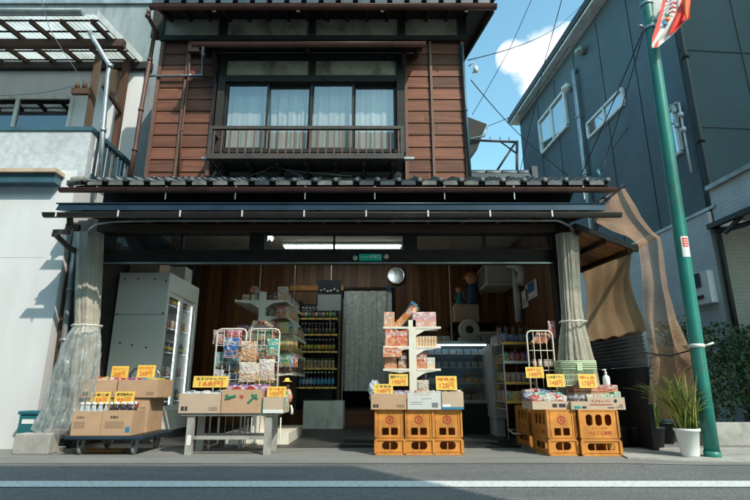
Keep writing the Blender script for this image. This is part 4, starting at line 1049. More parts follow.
# ================================================================== FAR THINGS
FH = thing('far_house','dark roofed house glimpsed behind the right corner of the shop','house',(3.4,14,0))
a = P(487,125,14); 
b = B(); b.box((1.0,14.4,0),(a.x-.5,20,a.z-.6)); b.build('wall','darkwood',FH)
b = B(); prof_=[P(455,112,14),P(487,124,14),P(484,130,14),P(477,150,14),P(455,165,14)]
va=[b.bm.verts.new(p) for p in prof_]; vb=[b.bm.verts.new(p+Vector((0,3.5,.6))) for p in prof_]
b.bm.faces.new(va); b.bm.faces.new(vb[::-1])
for k in range(5): b.bm.faces.new((va[k],va[(k+1)%5],vb[(k+1)%5],vb[k]))
b.build('roof','darkwood',FH)
b = B(); b.tube([P(487,126,13.9),P(484,136,13.9),P(470,139,13.9)],.035,8); b.build('drain_pipe','grey_metal',FH)
b = B(); b.tube([P(470,140,10),P(517,142,10)],.028,4); b.tube([P(517,141,10),P(517,185,10)],.035,4); b.tube([P(515,143,10),P(496,172,10)],.03,4); b.tube([P(501,142,10),P(516,153,10)],.02,4)
for a_ in (490,500,509): b.tube([P(a_,142,10),P(a_,137,10)],.012,4)
solo(b,'drying_frame','iron','steel frame of a rooftop drying rack against the sky','steel frame',P(500,175,10))
# opposite building across the street: stands behind the photographer, throws the shade on the road
OB = thing('opposite_building','plain grey building across the street shading the road, plus an added tall shade slab','building',(-10,-8,0))
ry = -2.0
Hh = (4.98-ry)*.75/.6
b = B(); b.box((-30,-12,0),(5.05,ry,Hh)); b.box((12.5,-3.4,0),(34,ry-.01,21)); b.build('building_and_shade_slab','concrete_wall',OB)  # second box: unseen tall slab, added to keep sun off the blue building's front
for k in range(8):
    x=-20+k*2.9; B().box((x,ry+.002,1.2),(x+1.5,ry+.04,2.6)).build('window','glass_dark',OB)
# ================================================================== HEDGE, PLANTS
def leafblob(b, c, rad, n, size, rs, flat=1.0):
    for _ in range(n):
        while True:
            v = Vector((rs.uniform(-1,1),rs.uniform(-1,1),rs.uniform(-1,1)))
            if .25<v.length<1: break
        p = Vector(c)+Vector((v.x*rad[0],v.y*rad[1],v.z*rad[2]))
        d = Vector((rs.uniform(-1,1),rs.uniform(-1,1),rs.uniform(-.3,1))).normalized(); e = d.orthogonal().normalized(); e = Matrix.Rotation(rs.uniform(0,6.28),3,d)@e
        g = d.cross(e); s = size*rs.uniform(.6,1.3)
        q = [p-e*s, p+g*s*.45, p+e*s, p-g*s*.45]
        b.quad(q)
rs = random.Random(5)
HG = thing('hedge','dark green leafy hedge on a low wall behind the pole','hedge',(5.2,7.0,0))
b = B()
for k in range(16):
    x = 4.15+k*.24; leafblob(b,(x,6.95+rs.uniform(-.05,.1),.70+rs.uniform(-.05,.12)),(.26,.32,.45),520,.033,rs); leafblob(b,(x,7.1,1.25+rs.uniform(-.12,.1)),(.28,.3,.36),420,.033,rs)
leafblob(b,(4.2,7.4,.8),(.3,.4,.5),500,.033,rs)
b.build('foliage','leaf',HG,fix=False)
b = B()
for k in range(14): x=4.2+k*.27; b.tube([(x,6.95,0),(x+rs.uniform(-.1,.1),6.95,.5),(x+rs.uniform(-.15,.15),6.9,1.0)],.012,5)
b.build('stem','brownwood',HG)
b = B(); b.rbox((4.0,6.5,0),(9,6.62,.27),.01); solo(b,'low_wall','concrete','low pale concrete kerb wall at the foot of the hedge','wall',(6,6.55,0))
# potted long leaf plant
pp = PG(691,458); pp.z=.012
PT = thing('potted_plant','white pot holding a clump of long yellow green strap leaves by the pole','potted plant',pp)
s_ = (pp.y*CT)/F
b = B(); b.lathe([(.078,0),(.083,.02),(.112,.245),(.124,.25),(.124,.275),(.108,.275),(.104,.22),(.001,.215)],pp,28); b.build('pot','sign_white',PT)
b = B(); b.lathe([(.001,.20),(.104,.225),(.10,.235),(.001,.24)],pp,16); b.build('soil','darkwood',PT)
b = B()
for k in range(170):
    a_=rs.uniform(0,6.283); L=rs.uniform(.32,.70); lean=rs.uniform(.1,.8); w=rs.uniform(.006,.012)
    d=Vector((math.cos(a_)-.25,math.sin(a_)*.7,0)); base=pp+Vector((rs.uniform(-.08,.08),rs.uniform(-.08,.08),.22)); side=Vector((-d.y,d.x,0)).normalized()
    prev=None
    for i in range(8):
        t=i/7; p=base+d*(lean*L*t*t*.8+.04*t)+Vector((0,0,L*(t-.42*lean*t*t*t)))
        ww=w*(1-t)**.6*1.0+.0006; cur=(b.bm.verts.new(p-side*ww),b.bm.verts.new(p+side*ww+Vector((0,0,.003))))
        if prev: f=b.bm.faces.new((prev[0],prev[1],cur[1],cur[0])); f.smooth=True
        prev=cur
b.build('leaf','blade',PT,fix=False)
# spiky dry plants behind
def small_pot(x,y,r,h,mat,label,leafn,lh,lmat,long=True,cat='potted plant'):
    t = thing('potted_plant',label,cat,(x,y,0))
    b=B(); b.lathe([(r*.75,0),(r,h),(r*1.06,h),(r*1.06,h+.02),(r*.9,h+.02),(r*.88,h-.02),(.001,h-.03)],(x,y,0),20); b.build('pot',mat,t)
    b=B()
    if long:
        for k in range(leafn):
            a_=rs.uniform(0,6.283); L=lh*rs.uniform(.5,1); d=Vector((math.cos(a_),math.sin(a_)*.8,0)); base=Vector((x+rs.uniform(-.06,.06),y+rs.uniform(-.06,.06),h-.02)); side=Vector((-d.y,d.x,0)).normalized(); prev=None; lean=rs.uniform(.1,.8)
            for i in range(6):
                t_=i/5; p=base+d*(lean*L*t_*t_*.8)+Vector((0,0,L*(t_-.4*lean*t_**3))); ww=.009*(1-t_)**.6+.0006; cur=(b.bm.verts.new(p-side*ww),b.bm.verts.new(p+side*ww))
                if prev: b.bm.faces.new((prev[0],prev[1],cur[1],cur[0]))
                prev=cur
    else:
        for k in range(9): leafblob(b,(x+rs.uniform(-.12,.12),y+rs.uniform(-.1,.1),h+lh*rs.uniform(.2,.9)),(.1,.1,.1),40,.03,rs)
        for k in range(5): b.tube([(x,y,h-.03),(x+rs.uniform(-.08,.08),y,h+lh*.5),(x+rs.uniform(-.15,.15),y,h+lh*.9)],.006,5)
    b.build('leaf' if long else 'foliage',lmat,t,fix=False); return t
a = PG(655,448); small_pot(a.x,a.y,.13,.22,'black','black pot with a loose spiky green plant left of the white pot',70,.62,'blade')
a = PG(668,446); small_pot(a.x+.12,a.y+.25,.12,.24,'black','small dark pot with a leafy shrub behind the white pot',0,.40,'leaf',False)
a = PG(640,446); small_pot(a.x,a.y+.2,.12,.25,'black','small dark pot with drooping leaves at the foot of the netting',60,.45,'blade')
# flowering red stems
b=B(); t=thing('flowering_plant','thin plant with red flowers standing between pot and pole','flowering plant',pp+Vector((.14,.18,-.012)))
o=pp+Vector((.14,.18,0))
for k in range(6): b.tube([o+Vector((0,0,0)),o+Vector((rs.uniform(-.05,.05),0,.3)),o+Vector((rs.uniform(-.1,.1),rs.uniform(-.05,.05),.55))],.005,5)
leafblob(b,o+Vector((0,0,.3)),(.08,.08,.2),60,.025,rs); b.build('stem','leaf',t,fix=False)
b=B()
for k in range(14): leafblob(b,o+Vector((rs.uniform(-.05,.06),rs.uniform(-.04,.04),rs.uniform(.12,.58))),(.02,.02,.03),12,.012,rs)
b.build('blossom','flagred',t,fix=False)
# black water tray / bin bags behind the crates on the right
b=B(); a=PG(632,447); 
for k in range(3):
    c=Vector((2.62+.28*k,6.35+.05*k,.0)); b.lathe([(.11,0),(.14,.02),(.16,.22),(.165,.235),(.15,.235),(.14,.2)],c,18)
    o=b.build('planter_pot','black'); tag(o,['empty black planter pot nearest the orange crate','empty black planter pot standing in the middle of three','empty black planter pot by the netting'][k],'pot'); b=B()
b.bm.free()

# ================================================================== SIDE YARD: tarp, corrugated fence, nets, canopy
XS = 3.13
b=B()
def tarpf(u,v):
    y = 7.4-(7.4-5.86)*u; z1=2.40-.03*u; z0=1.33-.03*math.sin(u*3)
    return (XS+.02*math.sin(u*4+v*2)+.015*math.sin(u*23+v*3)*(1-v*.4)+.03*math.sin(v*6+u*2), y+.06*(1-v)*u*0+.04*math.sin(v*3), z0+(z1-z0)*(1-v))
b.grid(tarpf,60,24); solo(b,'hanging_tarp','tarp','brown cloth tarp hanging as a side screen right of the shopfront','tarp',(XS,6.6,1.33))
b=B(); b.grid(lambda u,v:(XS+.02+.012*math.sin(v*1.0*6.283*9),5.95+1.6*u,.93+.42*v),2,72); b.beam((XS+.05,6.0,.93),(XS+.05,6.0,1.36),.05,.05,up=(0,1,0)); b.beam((XS+.05,6.9,.93),(XS+.05,6.9,1.36),.05,.05,up=(0,1,0))
solo(b,'corrugated_screen','galv','ribbed grey metal sheet screen under the brown tarp','metal sheet',(XS,6.6,.93))
b=B(); b.box((XS-.01,5.98,.0),(XS+.05,7.6,.925)); b.box((XS-.02,6.5,.0),(XS-.011,6.55,.92)); solo(b,'side_panel_board','fridge_dark','dark board standing under the ribbed metal sheet','board',(XS,6.6,0))
# wooden side canopy
CA=thing('side_canopy','small sloping wooden canopy with orange boards right of the awning','canopy',(2.9,6.4,2.4))
A1=P(574,227,5.95); A2=P(636,251,5.85)
def cq(u,v): # u across, v back
    f=A1.lerp(A2,u); return Vector((f.x,f.y+1.7*v,f.z+.0*v+.10*v))
b=B()
for k in range(9):
    v0=k/9; v1=(k+1)/9-.006
    pts=[cq(0,v0),cq(1,v0),cq(1,v1),cq(0,v1)]; vs=[b.bm.verts.new(p) for p in pts]+[b.bm.verts.new(p+Vector((0,0,.015))) for p in pts]
    for f in ((0,3,2,1),(4,5,6,7),(0,1,5,4),(1,2,6,5),(2,3,7,6),(3,0,4,7)): b.bm.faces.new([vs[q_] for q_ in f])
b.build('canopy_board','orangewood',CA)
b=B(); b.beam(A1+Vector((0,-.02,.01)),A2+Vector((.02,-.02,.01)),.04,.06); b.build('front_edge','black',CA)
for u in (.1,.5,.9): B().beam(cq(u,0)+Vector((0,.02,-.03)),cq(u,1)+Vector((0,0,-.03)),.045,.05).build('rafter','brownwood',CA)
b=B()
vs_=[cq(0,-.02)+Vector((0,0,.04)),cq(1.02,-.02)+Vector((0,0,.04)),cq(1.02,1)+Vector((0,0,.04)),cq(0,1)+Vector((0,0,.04))]; b.quad(vs_); b.build('roof_sheet','awning',CA)
b=B(); b.tube([P(630,251,5.8),P(655,236,6.6)],.035,10); solo(b,'bamboo_pole','brownwood','dark round pole end jutting out under the netting','pole',P(630,251,5.8))
b=B(); b.tube([P(598,204,5.55),P(624,185,6.2)],.03,8); solo(b,'blind_rail','black','dark slanting rail carrying the top edge of the netting','rail',P(598,204,5.55))
b=B(); b.tube([P(600,224,6.3),P(598,235,6.0),P(592,230,6.0),P(588,235,6.1)],.02,8); solo(b,'hanging_hook','ink','curved black hook of pipe under the awning end','hook',P(598,235,6.0))
# netting
rows=[((602,205,5.5),(624,186,6.15)),((597,214,5.5),(632,200,6.1)),((594,222,5.55),(642,217,6.0)),((612,232,5.6),(655,233,5.9)),((640,245,5.62),(661,238,5.85)),((642,262,5.66),(665,262,5.85)),((643,290,5.7),(669,290,5.85)),((645,320,5.75),(676,318,5.82)),((648,345,5.8),(687,342,5.75)),((650,365,5.8),(692,358,5.65)),((650,404,5.85),(694,398,5.65))]
def netf(u,v):
    j=min(len(rows)-2,int(v*(len(rows)-1))); t=v*(len(rows)-1)-j
    L=[P(*r_[0]) for r_ in rows[j:j+2]]; Rr=[P(*r_[1]) for r_ in rows[j:j+2]]
    p=L[0].lerp(L[1],t).lerp(Rr[0].lerp(Rr[1],t),u)
    s_=min(1,max(0,(v-.3)*3)); nz=mnoise.noise_vector(Vector((p.x*4,u*2,p.z*1.6)))*.04; return p+nz+Vector((.01*math.sin(u*9+v*5),.018*math.sin(u*15+v*3)*s_-.03*math.sin(u*3.14)*s_,.01*math.sin(u*11)))
b=B(); b.grid(netf,40,90,vscale=2.2,uscale=.55); solo(b,'netting','net','brown woven netting draped from the awning end down beside the green pole','netting',P(660,300,5.7))
b=B(); b.grid(lambda u,v: P(650,348,5.83).lerp(P(694,345,5.66),u)+Vector((0,.03*math.sin(u*12),0))+Vector((0,0,-.78*v)),24,10,vscale=.8,uscale=.5); solo(b,'reed_screen','blind','denser brown screen at the foot of the netting behind the plants','screen',P(670,420,5.75))
b=B(); b.tube([P(640,352,5.78),P(670,356,5.7),P(703,347,5.5)],.008,6); solo(b,'tie_rope','ink','thin dark rope tying the netting to the green pole','rope',P(640,352,5.78))

# ================================================================== vinyl curtains at both posts
def drape(name,label,rows,n,amp,mat,Y,seed,col=60,crump=.008):
    """rows: (y px, left px, right px, Y)"""
    rs=random.Random(seed); ph=rs.uniform(0,6)
    def fn(u,v):
        # closed, flattened tube: u goes round
        j=min(len(rows)-2,int(v*(len(rows)-1))); t=v*(len(rows)-1)-j
        r0,r1=rows[j],rows[j+1]; py=r0[0]*(1-t)+r1[0]*t; a=r0[1]*(1-t)+r1[1]*t; c=r0[2]*(1-t)+r1[2]*t; yy=r0[3]*(1-t)+r1[3]*t
        ang=2*math.pi*u; xx=(a+c)/2; hw=(c-a)/2
        rad=1+amp*math.sin(ang*n+ph+v*1.2)*.6+amp*.5*math.sin(ang*(n*2+3)+v*3)
        p=P(xx,py,yy); k=(p.y*CT+(p.z-CH)*ST)/F
        cr=crump*min(1,v*3); q_=Vector((p.x*7+math.cos(ang)*2.2,math.sin(ang)*2.2,p.z*6)); nz=mnoise.noise_vector(q_)*cr+mnoise.noise_vector(q_*2.7)*cr*.5
        return Vector((p.x-math.cos(ang)*hw*k*rad, p.y+math.sin(ang)*min(.16,hw*k*.6)*rad, p.z))+nz
    b=B(); b.grid(fn,col,50,uscale=.5,vscale=1.6); return b
CU=thing('vinyl_curtain','grey beige sheet curtain gathered and tied at the left shop post','curtain',P(88,432,6.1))
b=drape('', '', [(233,78,102,6.1),(270,77,101,6.1),(310,76,99,6.1),(325,76,98,6.1),(335,74,99,6.1),(380,70,98,6.1),(436,70,97,6.1)],7,.16,'',6.1,1); b.build('gathered_curtain','curtain_vinyl',CU,fix=False)
b=drape('', '', [(326,75,99,6.02),(335,69,99,6.0),(352,62,98,5.98),(375,54,96,5.96),(400,46,94,5.95),(420,37,91,5.93),(429,33,88,5.92),(434,40,80,5.93),(438,52,74,5.95)],6,.14,'',6.0,2,col=150,crump=.034); b.build('clear_wrapping','vinyl_grid',CU,fix=False)
def ring(px0,px1,py,Y,dep,r=.008):
    a=P(px0,py,Y);c=P(px1,py+.0,Y);m=(a+c)/2;h=(c.x-a.x)/2
    b=B(); b.tube([m+Vector((h*math.cos(t*math.pi/12),dep*math.sin(t*math.pi/12),.006*math.sin(t*2.1))) for t in range(25)],r,6); return b
ring(73,101,326,6.05,.13,.011).build('tie_cord','white_metal',CU)
CU=thing('vinyl_curtain','cloudy sheet curtain gathered and tied at the right shop post','curtain',P(580,385,6.1))
b=drape('', '', [(234,557,578,6.1),(270,560,579,6.12),(305,562,581,6.15),(322,563,583,6.18),(340,561,588,6.22),(365,560,595,6.28),(392,560,600,6.33),(440,560,600,6.33)],8,.16,'',6.0,3,col=80); b.build('gathered_curtain','curtain_vinyl',CU,fix=False)
ring(560,586,322,6.17,.13,.011).build('tie_cord','white_metal',CU)
# bin and block at left
b=B(); q0=P(18,434,5.95); k=(q0.y*CT)/F
bn=thing('storage_bin','teal plastic bin with lid and white label behind the concrete block','bin',P(28,438,6.0))
z0=.0
xa,xb=P(17,425,6.0).x,P(38,425,6.0).x; zb_,zt_=.01,P(28,411,6.0).z
b=B(); b.rbox((xa+.01,6.0,zb_),(xb-.0,6.17,zt_-.04),.012); b.build('bin_body','tealplastic',bn)
b=B(); b.rbox((xa-.005,5.985,zt_-.04),(xb+.01,6.18,zt_),.01); b.build('bin_lid','tealplastic',bn)
B().box((xa+.05,5.996,zt_-.14),(xb-.05,5.999,zt_-.09)).build('bin_label','sign_white',bn)
xa,xb=P(12,445,5.7).x,P(48,445,5.7).x; zt_=P(30,434,5.7).z
b=B(); b.rbox((xa,5.72,0.0),(xb,5.9,zt_),.012); solo(b,'concrete_block','concrete','pale square concrete block on the pavement at the far left','block',((xa+xb)/2,5.8,0))
b=B(); t=thing('curtain_weight','pale weight stand holding down the clear sheet at the left','weight',P(52,450,5.9))
p=PG(53,452); b.box((p.x-.1,p.y-.06,.0),(p.x+.09,p.y+.08,.05)); b.box((p.x-.03,p.y-.03,.05),(p.x+.03,p.y+.03,.2)); b.box((p.x-.11,p.y-.05,.18),(p.x+.07,p.y+.05,.24)); b.build('stand','concrete',t)

# ================================================================== CRATES
def crate_proto():
    w,d,h = .306,.40,.462
    t = thing('bottle_crate','tmp','crate',(0,0,0))
    b = B(); th=.012
    def ov(x0,z0,x1,z1,r): return rrect(x0,z0,x1,z1,r,4)
    nar=[ov(-.085,.20,-.012,.275,.006), ov(.012,.20,.085,.275,.006), ov(-.085,.055,.085,.135,.035)]
    wid=[ov(-.135,.30,-.065,.415,.032), ov(-.035,.30,.035,.415,.032), ov(.065,.30,.135,.415,.032), ov(-.145,.055,.145,.125,.03)]
    hw,hd=w/2,d/2
    for sgn in (-1,1):
        b.plate(rect(-hw,0.0,hw,h),nar,th,O=(0,sgn*hd-(th if sgn>0 else 0),0),ux=(1,0,0))
        b.plate(rect(-hd+th,0.0,hd-th,h),wid,th,O=(sgn*hw-(0 if sgn>0 else -th),0,0),ux=(0,1,0))
    b.box((-hw+th,-hd+th,h-.012),(hw-th,hd-th,h-.002))
    # rims
    def rim(z0,z1,e):
        b.box((-hw-e,-hd-e,z0),(hw+e,-hd-.0005,z1)); b.box((-hw-e,hd+.0005,z0),(hw+e,hd+e,z1)); b.box((-hw-e,-hd-.0005,z0),(-hw-.0005,hd+.0005,z1)); b.box((hw+.0005,-hd-.0005,z0),(hw+e,hd+.0005,z1))
    rim(.145,.158,.009); rim(0,.018,.007); rim(.03,.04,.006); rim(.175,.183,.006); rim(h-.012,h,.006)
    for sx in (-1,1):
        for sy in (-1,1):
            x,y=sx*(hw+.001),sy*(hd+.001)
            b.box((x-.014,y-.014,.018),(x+.007*sx+.008,y+.014,.145) if sx>0 else (x+.014,y+.014,.145))
            b.box((x-.010,y-.010,.183),(x+.010,y+.010,h-.012))
    for sgn in (-1,1):
        for x in (-hw+.028,hw-.034): b.box((x,sgn*(hd+.0035)-.003,.183),(x+.006,sgn*(hd+.0035)+.003,h-.012))
    for y in (-.06,.06): b.box((-hw+th,y-.005,.02),(hw-th,y+.005,h-.02))
    b.box((-.005,-hd+th,.02),(.005,hd-th,h-.02))
    b.build('crate_body','crate',t)
    # hexagon mark
    b=B(); R0,R1=.047,.037; z=h-.105
    b.plate([(R0*math.sin(k*math.pi/3),R0*math.cos(k*math.pi/3)+z) for k in range(6)],[[(R1*math.sin(k*math.pi/3),R1*math.cos(k*math.pi/3)+z) for k in range(6)]],.002,O=(0,-hd-.0035,0))
    text(b,'玉',(0,-hd-.003,z),.043)
    b.build('hexagon_mark','redink',t)
    # lettering on the wide side (left flank, mirrored to the right)
    b=B(); text(b,'べんてん飲料',(-hw-.002,0,.225),.042,ux=(0,-1,0)); text(b,'サイダー・ラムネ用',(-hw-.002,0,.275),.018,ux=(0,-1,0)); b.build('side_lettering','redink',t); b=B()
    text(b,'べんてん飲料',(hw+.002,0,.225),.042,ux=(0,1,0)); text(b,'サイダー・ラムネ用',(hw+.002,0,.275),.018,ux=(0,1,0)); b.build('side_lettering','redink',t)
    return t,(w,d,h)
CR,(cw,cd,ch)=crate_proto()
def place_crate(px,Y,rz,label,group,proto=[None]):
    p=P(px,440,Y); loc=(p.x,Y+cd/2,0.001)
    if proto[0] is None:
        proto[0]=CR; CR.location=loc; CR.rotation_euler=(0,0,rz); CR['label']=label; CR['group']=group; return CR
    return copy_tree(CR,loc,rz,label,group)
G='orange bottle crates used as stands'
DC=5.68
place_crate(390,DC,0,'orange crate at the left end of the three under the snack rack',G)
place_crate(419.2,DC,0,'orange crate in the middle of the three under the snack rack',G)
place_crate(447.6,DC+.005,0,'orange crate with faded mark, right end of the three under the snack rack',G)
# right stall
c2=place_crate(0,DC,R(-2),'orange crate with a red hexagon in the middle of the right stall',G); q=PG(558,456); c2.location=(q.x+.05,q.y+.2,.001); c2.rotation_euler=(0,0,R(5))
c3=place_crate(0,DC,R(90),'sideways orange crate showing three oval holes and red lettering',G); q=PG(603,456.5); c3.location=(q.x,q.y+cw/2+.01,.001); c3.rotation_euler=(0,0,R(90))
c1=place_crate(0,DC,0,'orange crate half hidden at the left rear of the right stall',G); q=PG(537,447); c1.location=(q.x+.06,q.y+.22,.001); c1.rotation_euler=(0,0,R(6))

# ================================================================== BOXES, GOODS
def pxbox(px0,px1,pyt,pyb,Y):
    z0=P(375,pyb,Y).z; z1=P(375,pyt,Y).z; ym=(pyt+pyb)/2
    return P(px0,ym,Y).x,P(px1,ym,Y).x,z0,z1
def card_walls(b,o,hw,dep,h,th=.006):
    rs_=random.Random(int(o.x*1000)+int(h*5000)); bow=[rs_.uniform(.001,.007) for _ in range(4)]; dz=[rs_.uniform(-.005,.004) for _ in range(8)]
    def wall(p0,p1,nrm,bw,d0,d1,ext=0):
        n=8; nz=3; nrm=Vector(nrm); A=[];C=[]
        for k in range(nz+1):
            for i in range(n+1):
                u=i/n; v=k/nz; p=Vector(p0).lerp(Vector(p1),u); s_=bw*math.sin(u*math.pi)*v
                z=v*(h+(d0*(1-u)+d1*u)*(k==nz)+(rs_.uniform(-.0015,.0015) if k==nz else 0))
                q=o+p+Vector((0,0,z))+nrm*s_; A.append(b.bm.verts.new(q)); C.append(b.bm.verts.new(q-nrm*th))
        W=n+1
        for k in range(nz):
            for i in range(n):
                a=k*W+i; b.bm.faces.new((A[a],A[a+1],A[a+W+1],A[a+W])); b.bm.faces.new((C[a],C[a+W],C[a+W+1],C[a+1]))
        for i in range(n): a=nz*W+i; b.bm.faces.new((A[a],A[a+1],C[a+1],C[a])); b.bm.faces.new((A[i],C[i],C[i+1],A[i+1]))
        for k in range(nz): a=k*W; b.bm.faces.new((A[a],A[a+W],C[a+W],C[a])); a=k*W+n; b.bm.faces.new((A[a],C[a],C[a+W],A[a+W]))
    wall((-hw,0,0),(hw,0,0),(0,-1,0),bow[0]*.3,dz[0],dz[1]); wall((-hw,dep,0),(hw,dep,0),(0,1,0),bow[1],dz[2],dz[3]+.01)
    wall((-hw,th,0),(-hw,dep-th,0),(-1,0,0),bow[2]*.6,dz[4],dz[5]); wall((hw,th,0),(hw,dep-th,0),(1,0,0),bow[3]*.6,dz[6],dz[7])
    b.box(o+Vector((-hw+th,th,0)),o+Vector((hw-th,dep-th,th)))
def open_box(name,label,px0,px1,pyt,pyb,Y,dep,mat='cardboard',z0=None,rz=0,group=None,flap=0,marks=None,cat='cardboard box'):
    x0,x1,za,zb_=pxbox(px0,px1,pyt,pyb,Y)
    if z0 is not None: zb_=zb_-za+z0; za=z0
    w=x1-x0; h=zb_-za; th=.006
    t=thing(name,label,cat,((x0+x1)/2,Y,za),group,rz)
    b=B()
    o=Vector(((x0+x1)/2,Y,za))
    hw=w/2
    card_walls(b,o,hw,dep,h)
    b.build('box_body',mat,t)
    if not marks: marks=[('ink',mk_lines(.45,.88,[.14,.21,.28],.003)),('ink',mk_rect(-.88,.12,-.74,.34)),('ink',mk_rect(-.70,.12,-.58,.34))]
    if marks:
        for i,(mt,fn) in enumerate(marks):
            b=B(); fn(b,o,hw,h); b.build('printed_mark',mt,t)
    return t,o,w,h
def mk_text(s,size,dx=0,dz=.5): 
    return lambda b,o,hw,h: text(b,s,o+Vector((dx*hw,-.0015,h*dz)),size)
def mk_rect(x0,z0,x1,z1): # in fractions of half width / height
    return lambda b,o,hw,h: b.box(o+Vector((x0*hw,-.0018,z0*h)),o+Vector((x1*hw,-.0004,z1*h)))
def mk_lines(x0,x1,zs,th=.004): 
    def f(b,o,hw,h):
        for z in zs: b.box(o+Vector((x0*hw,-.0016,z*h)),o+Vector((x1*hw,-.0004,z*h+th)))
    return f
# goods meshes
_mesh={}
def goods_mesh(kind,w,d,h):
    key=(kind,round(w,3),round(d,3),round(h,3))
    if key in _mesh: return _mesh[key]
    b=B()
    if kind=='carton': b.rbox((-w/2,-d/2,0),(w/2,d/2,h),.003); mats=['print']
    elif kind=='pouch':
        n=8; 
        for sg in (-1,1):
            b.grid(lambda u,v,sg=sg:(w*(u-.5)*(1-.06*math.sin(v*3.14)), sg*d/2*max(0,math.sin(u*3.14))**.5*max(0,math.sin(min(1,max(0,(v-.06)/.88))*3.14))**.6, h*v),10,10)
        mats=['pouch']
    elif kind=='bottle':
        r=w/2; b.lathe([(r*.9,0),(r,.01),(r,h*.55),(r*.85,h*.66),(r*.38,h*.8),(r*.36,h*.9)],n=12,mi=0); b.lathe([(r*.42,h*.9),(r*.42,h)],n=10,mi=1); b.lathe([(r*1.02,h*.18),(r*1.02,h*.5)],n=12,mi=2); mats=['bottle_dark','sign_white','objcol']
    elif kind=='clearbottle':
        r=w/2; b.lathe([(r*.9,0),(r,.01),(r,h*.55),(r*.85,h*.68),(r*.38,h*.84),(r*.36,h*.9)],n=12,mi=0); b.lathe([(r*.44,h*.9),(r*.44,h)],n=10,mi=1); b.lathe([(r*1.02,h*.2),(r*1.02,h*.5)],n=12,mi=2); mats=['bottle_clear','sign_white','print']
    elif kind=='can': r=w/2; b.lathe([(r*.85,0),(r,.006),(r,h-.008),(r*.85,h)],n=12); mats=['print']
    elif kind=='jar': r=w/2; b.lathe([(r*.9,0),(r,.01),(r,h*.72),(r*.8,h*.8)],n=12,mi=1); b.lathe([(r*.85,h*.8),(r*.85,h)],n=12,mi=0); mats=['objcol','print']
    elif kind=='cup': b.lathe([(w*.36,0),(w*.5,h*.95),(w*.53,h*.95),(w*.53,h)],n=12); mats=['print']
    elif kind=='bag': # crumpled clear bag of snacks lying down
        rs_=random.Random(4)
        def fn(u,v): 
            a=u*6.283; r=math.sin(v*3.14159)**.6; return (w/2*r*math.cos(a)*(1+.06*math.sin(a*5)),d/2*r*math.sin(a)*(1+.05*math.sin(a*3+2)),h/2+h/2*-math.cos(v*3.14159)*(1+.15*math.sin(a*4+v*6)))
        b.grid(fn,14,8); mats=['pouch']
    me=bpy.data.meshes.new(kind); bmesh.ops.recalc_face_normals(b.bm,faces=b.bm.faces); b.bm.to_mesh(me); b.bm.free()
    for m in mats: me.materials.append(MT[m])
    _mesh[key]=me; return me
NM={'carton':('snack_carton','carton'),'pouch':('snack_pouch','pouch'),'bottle':('bottle','bottle'),'clearbottle':('bottle','bottle'),'can':('tin_can','can'),'jar':('jar','jar'),'cup':('cup_noodle','cup'),'bag':('snack_bag','bag')}
def good(kind,loc,w,d,h,col,label,group=None,rot=(0,0,0),name=None,cat=None):
    nm,ct=NM[kind]; o=bpy.data.objects.new(name or nm,goods_mesh(kind,w,d,h)); COL.objects.link(o); o.location=loc; o.rotation_euler=rot; o.color=(*col,1)
    return tag(o,label,cat or ct,group)
PAL={'warm':[(.55,.10,.04),(.62,.28,.08),(.6,.4,.15),(.45,.05,.05),(.65,.5,.3)],'mix':[(.5,.06,.04),(.05,.2,.4),(.6,.45,.08),(.06,.28,.12),(.55,.5,.42),(.35,.08,.25),(.6,.25,.08)],'blue':[(.04,.16,.4),(.05,.3,.5),(.3,.4,.5)],'white':[(.6,.58,.52),(.55,.45,.38),(.6,.3,.2)],'dark':[(.12,.04,.03),(.05,.07,.1),(.2,.15,.06),(.1,.12,.04)],'yellow':[(.6,.42,.05),(.55,.3,.04),(.3,.32,.05)],'pink':[(.6,.2,.25),(.5,.06,.12),(.6,.4,.4)]}
rg=random.Random(11)
def row(kind,x0,x1,Y,z,w,d,h,pal,label,gap=.004,jit=.006,dirv=None,n=None,tilt=0,**k):
    L=x1-x0; n=n or max(1,int(L/(w+gap))); st=L/n
    for i in range(n):
        x=x0+(i+.5)*st
        loc=(x,Y+rg.uniform(-jit,jit),z) if dirv is None else (dirv+rg.uniform(-jit,jit),x,z)
        good(kind,loc,w,d,h*rg.uniform(.97,1.03) if 0 else h,rg.choice(PAL[pal]),label,label if n>1 else None,(tilt,0,rg.uniform(-.08,.08)+(0 if dirv is None else math.pi/2)),**k)
# price cards
def card(label,px0,px1,pyt,pyb,Y,top,big,rz=0,lean=.12,base=None,style=0):
    x0,x1,za,zb_=pxbox(px0,px1,pyt,pyb,Y); w=x1-x0; h=zb_-za; c=Vector(((x0+x1)/2,Y,za))
    t=thing('price_card',label,'price card',c,'yellow handwritten price cards')
    rot=Matrix.Rotation(-lean,3,'X'); 
    def tr(v): return c+rot@Vector(v)
    b=B(); pts=[tr((-w/2,0,0)),tr((w/2,0,0)),tr((w/2,0,h)),tr((-w/2,0,h))]; pts2=[tr((-w/2,.006,0)),tr((w/2,.006,0)),tr((w/2,.006,h)),tr((-w/2,.006,h))]
    vs=[b.bm.verts.new(p) for p in pts+pts2]
    for f in ((0,1,2,3),(4,7,6,5),(0,4,5,1),(1,5,6,2),(2,6,7,3),(3,7,4,0)): b.bm.faces.new([vs[i] for i in f])
    b.build('card','price',t)
    ux=Vector((1,0,0)); uz=rot@Vector((0,0,1))
    b=B(); text(b,top,tr((0,-.003,h*.74)),h*.26,ux,uz,w=w*.82)
    b.build('product_lettering','ink' if style==0 else 'price_red',t)
    b=B(); text(b,big,tr((0,-.003,h*.30)),h*.52,ux,uz,w=w*.68); b.build('price_lettering','price_red',t)
    return t

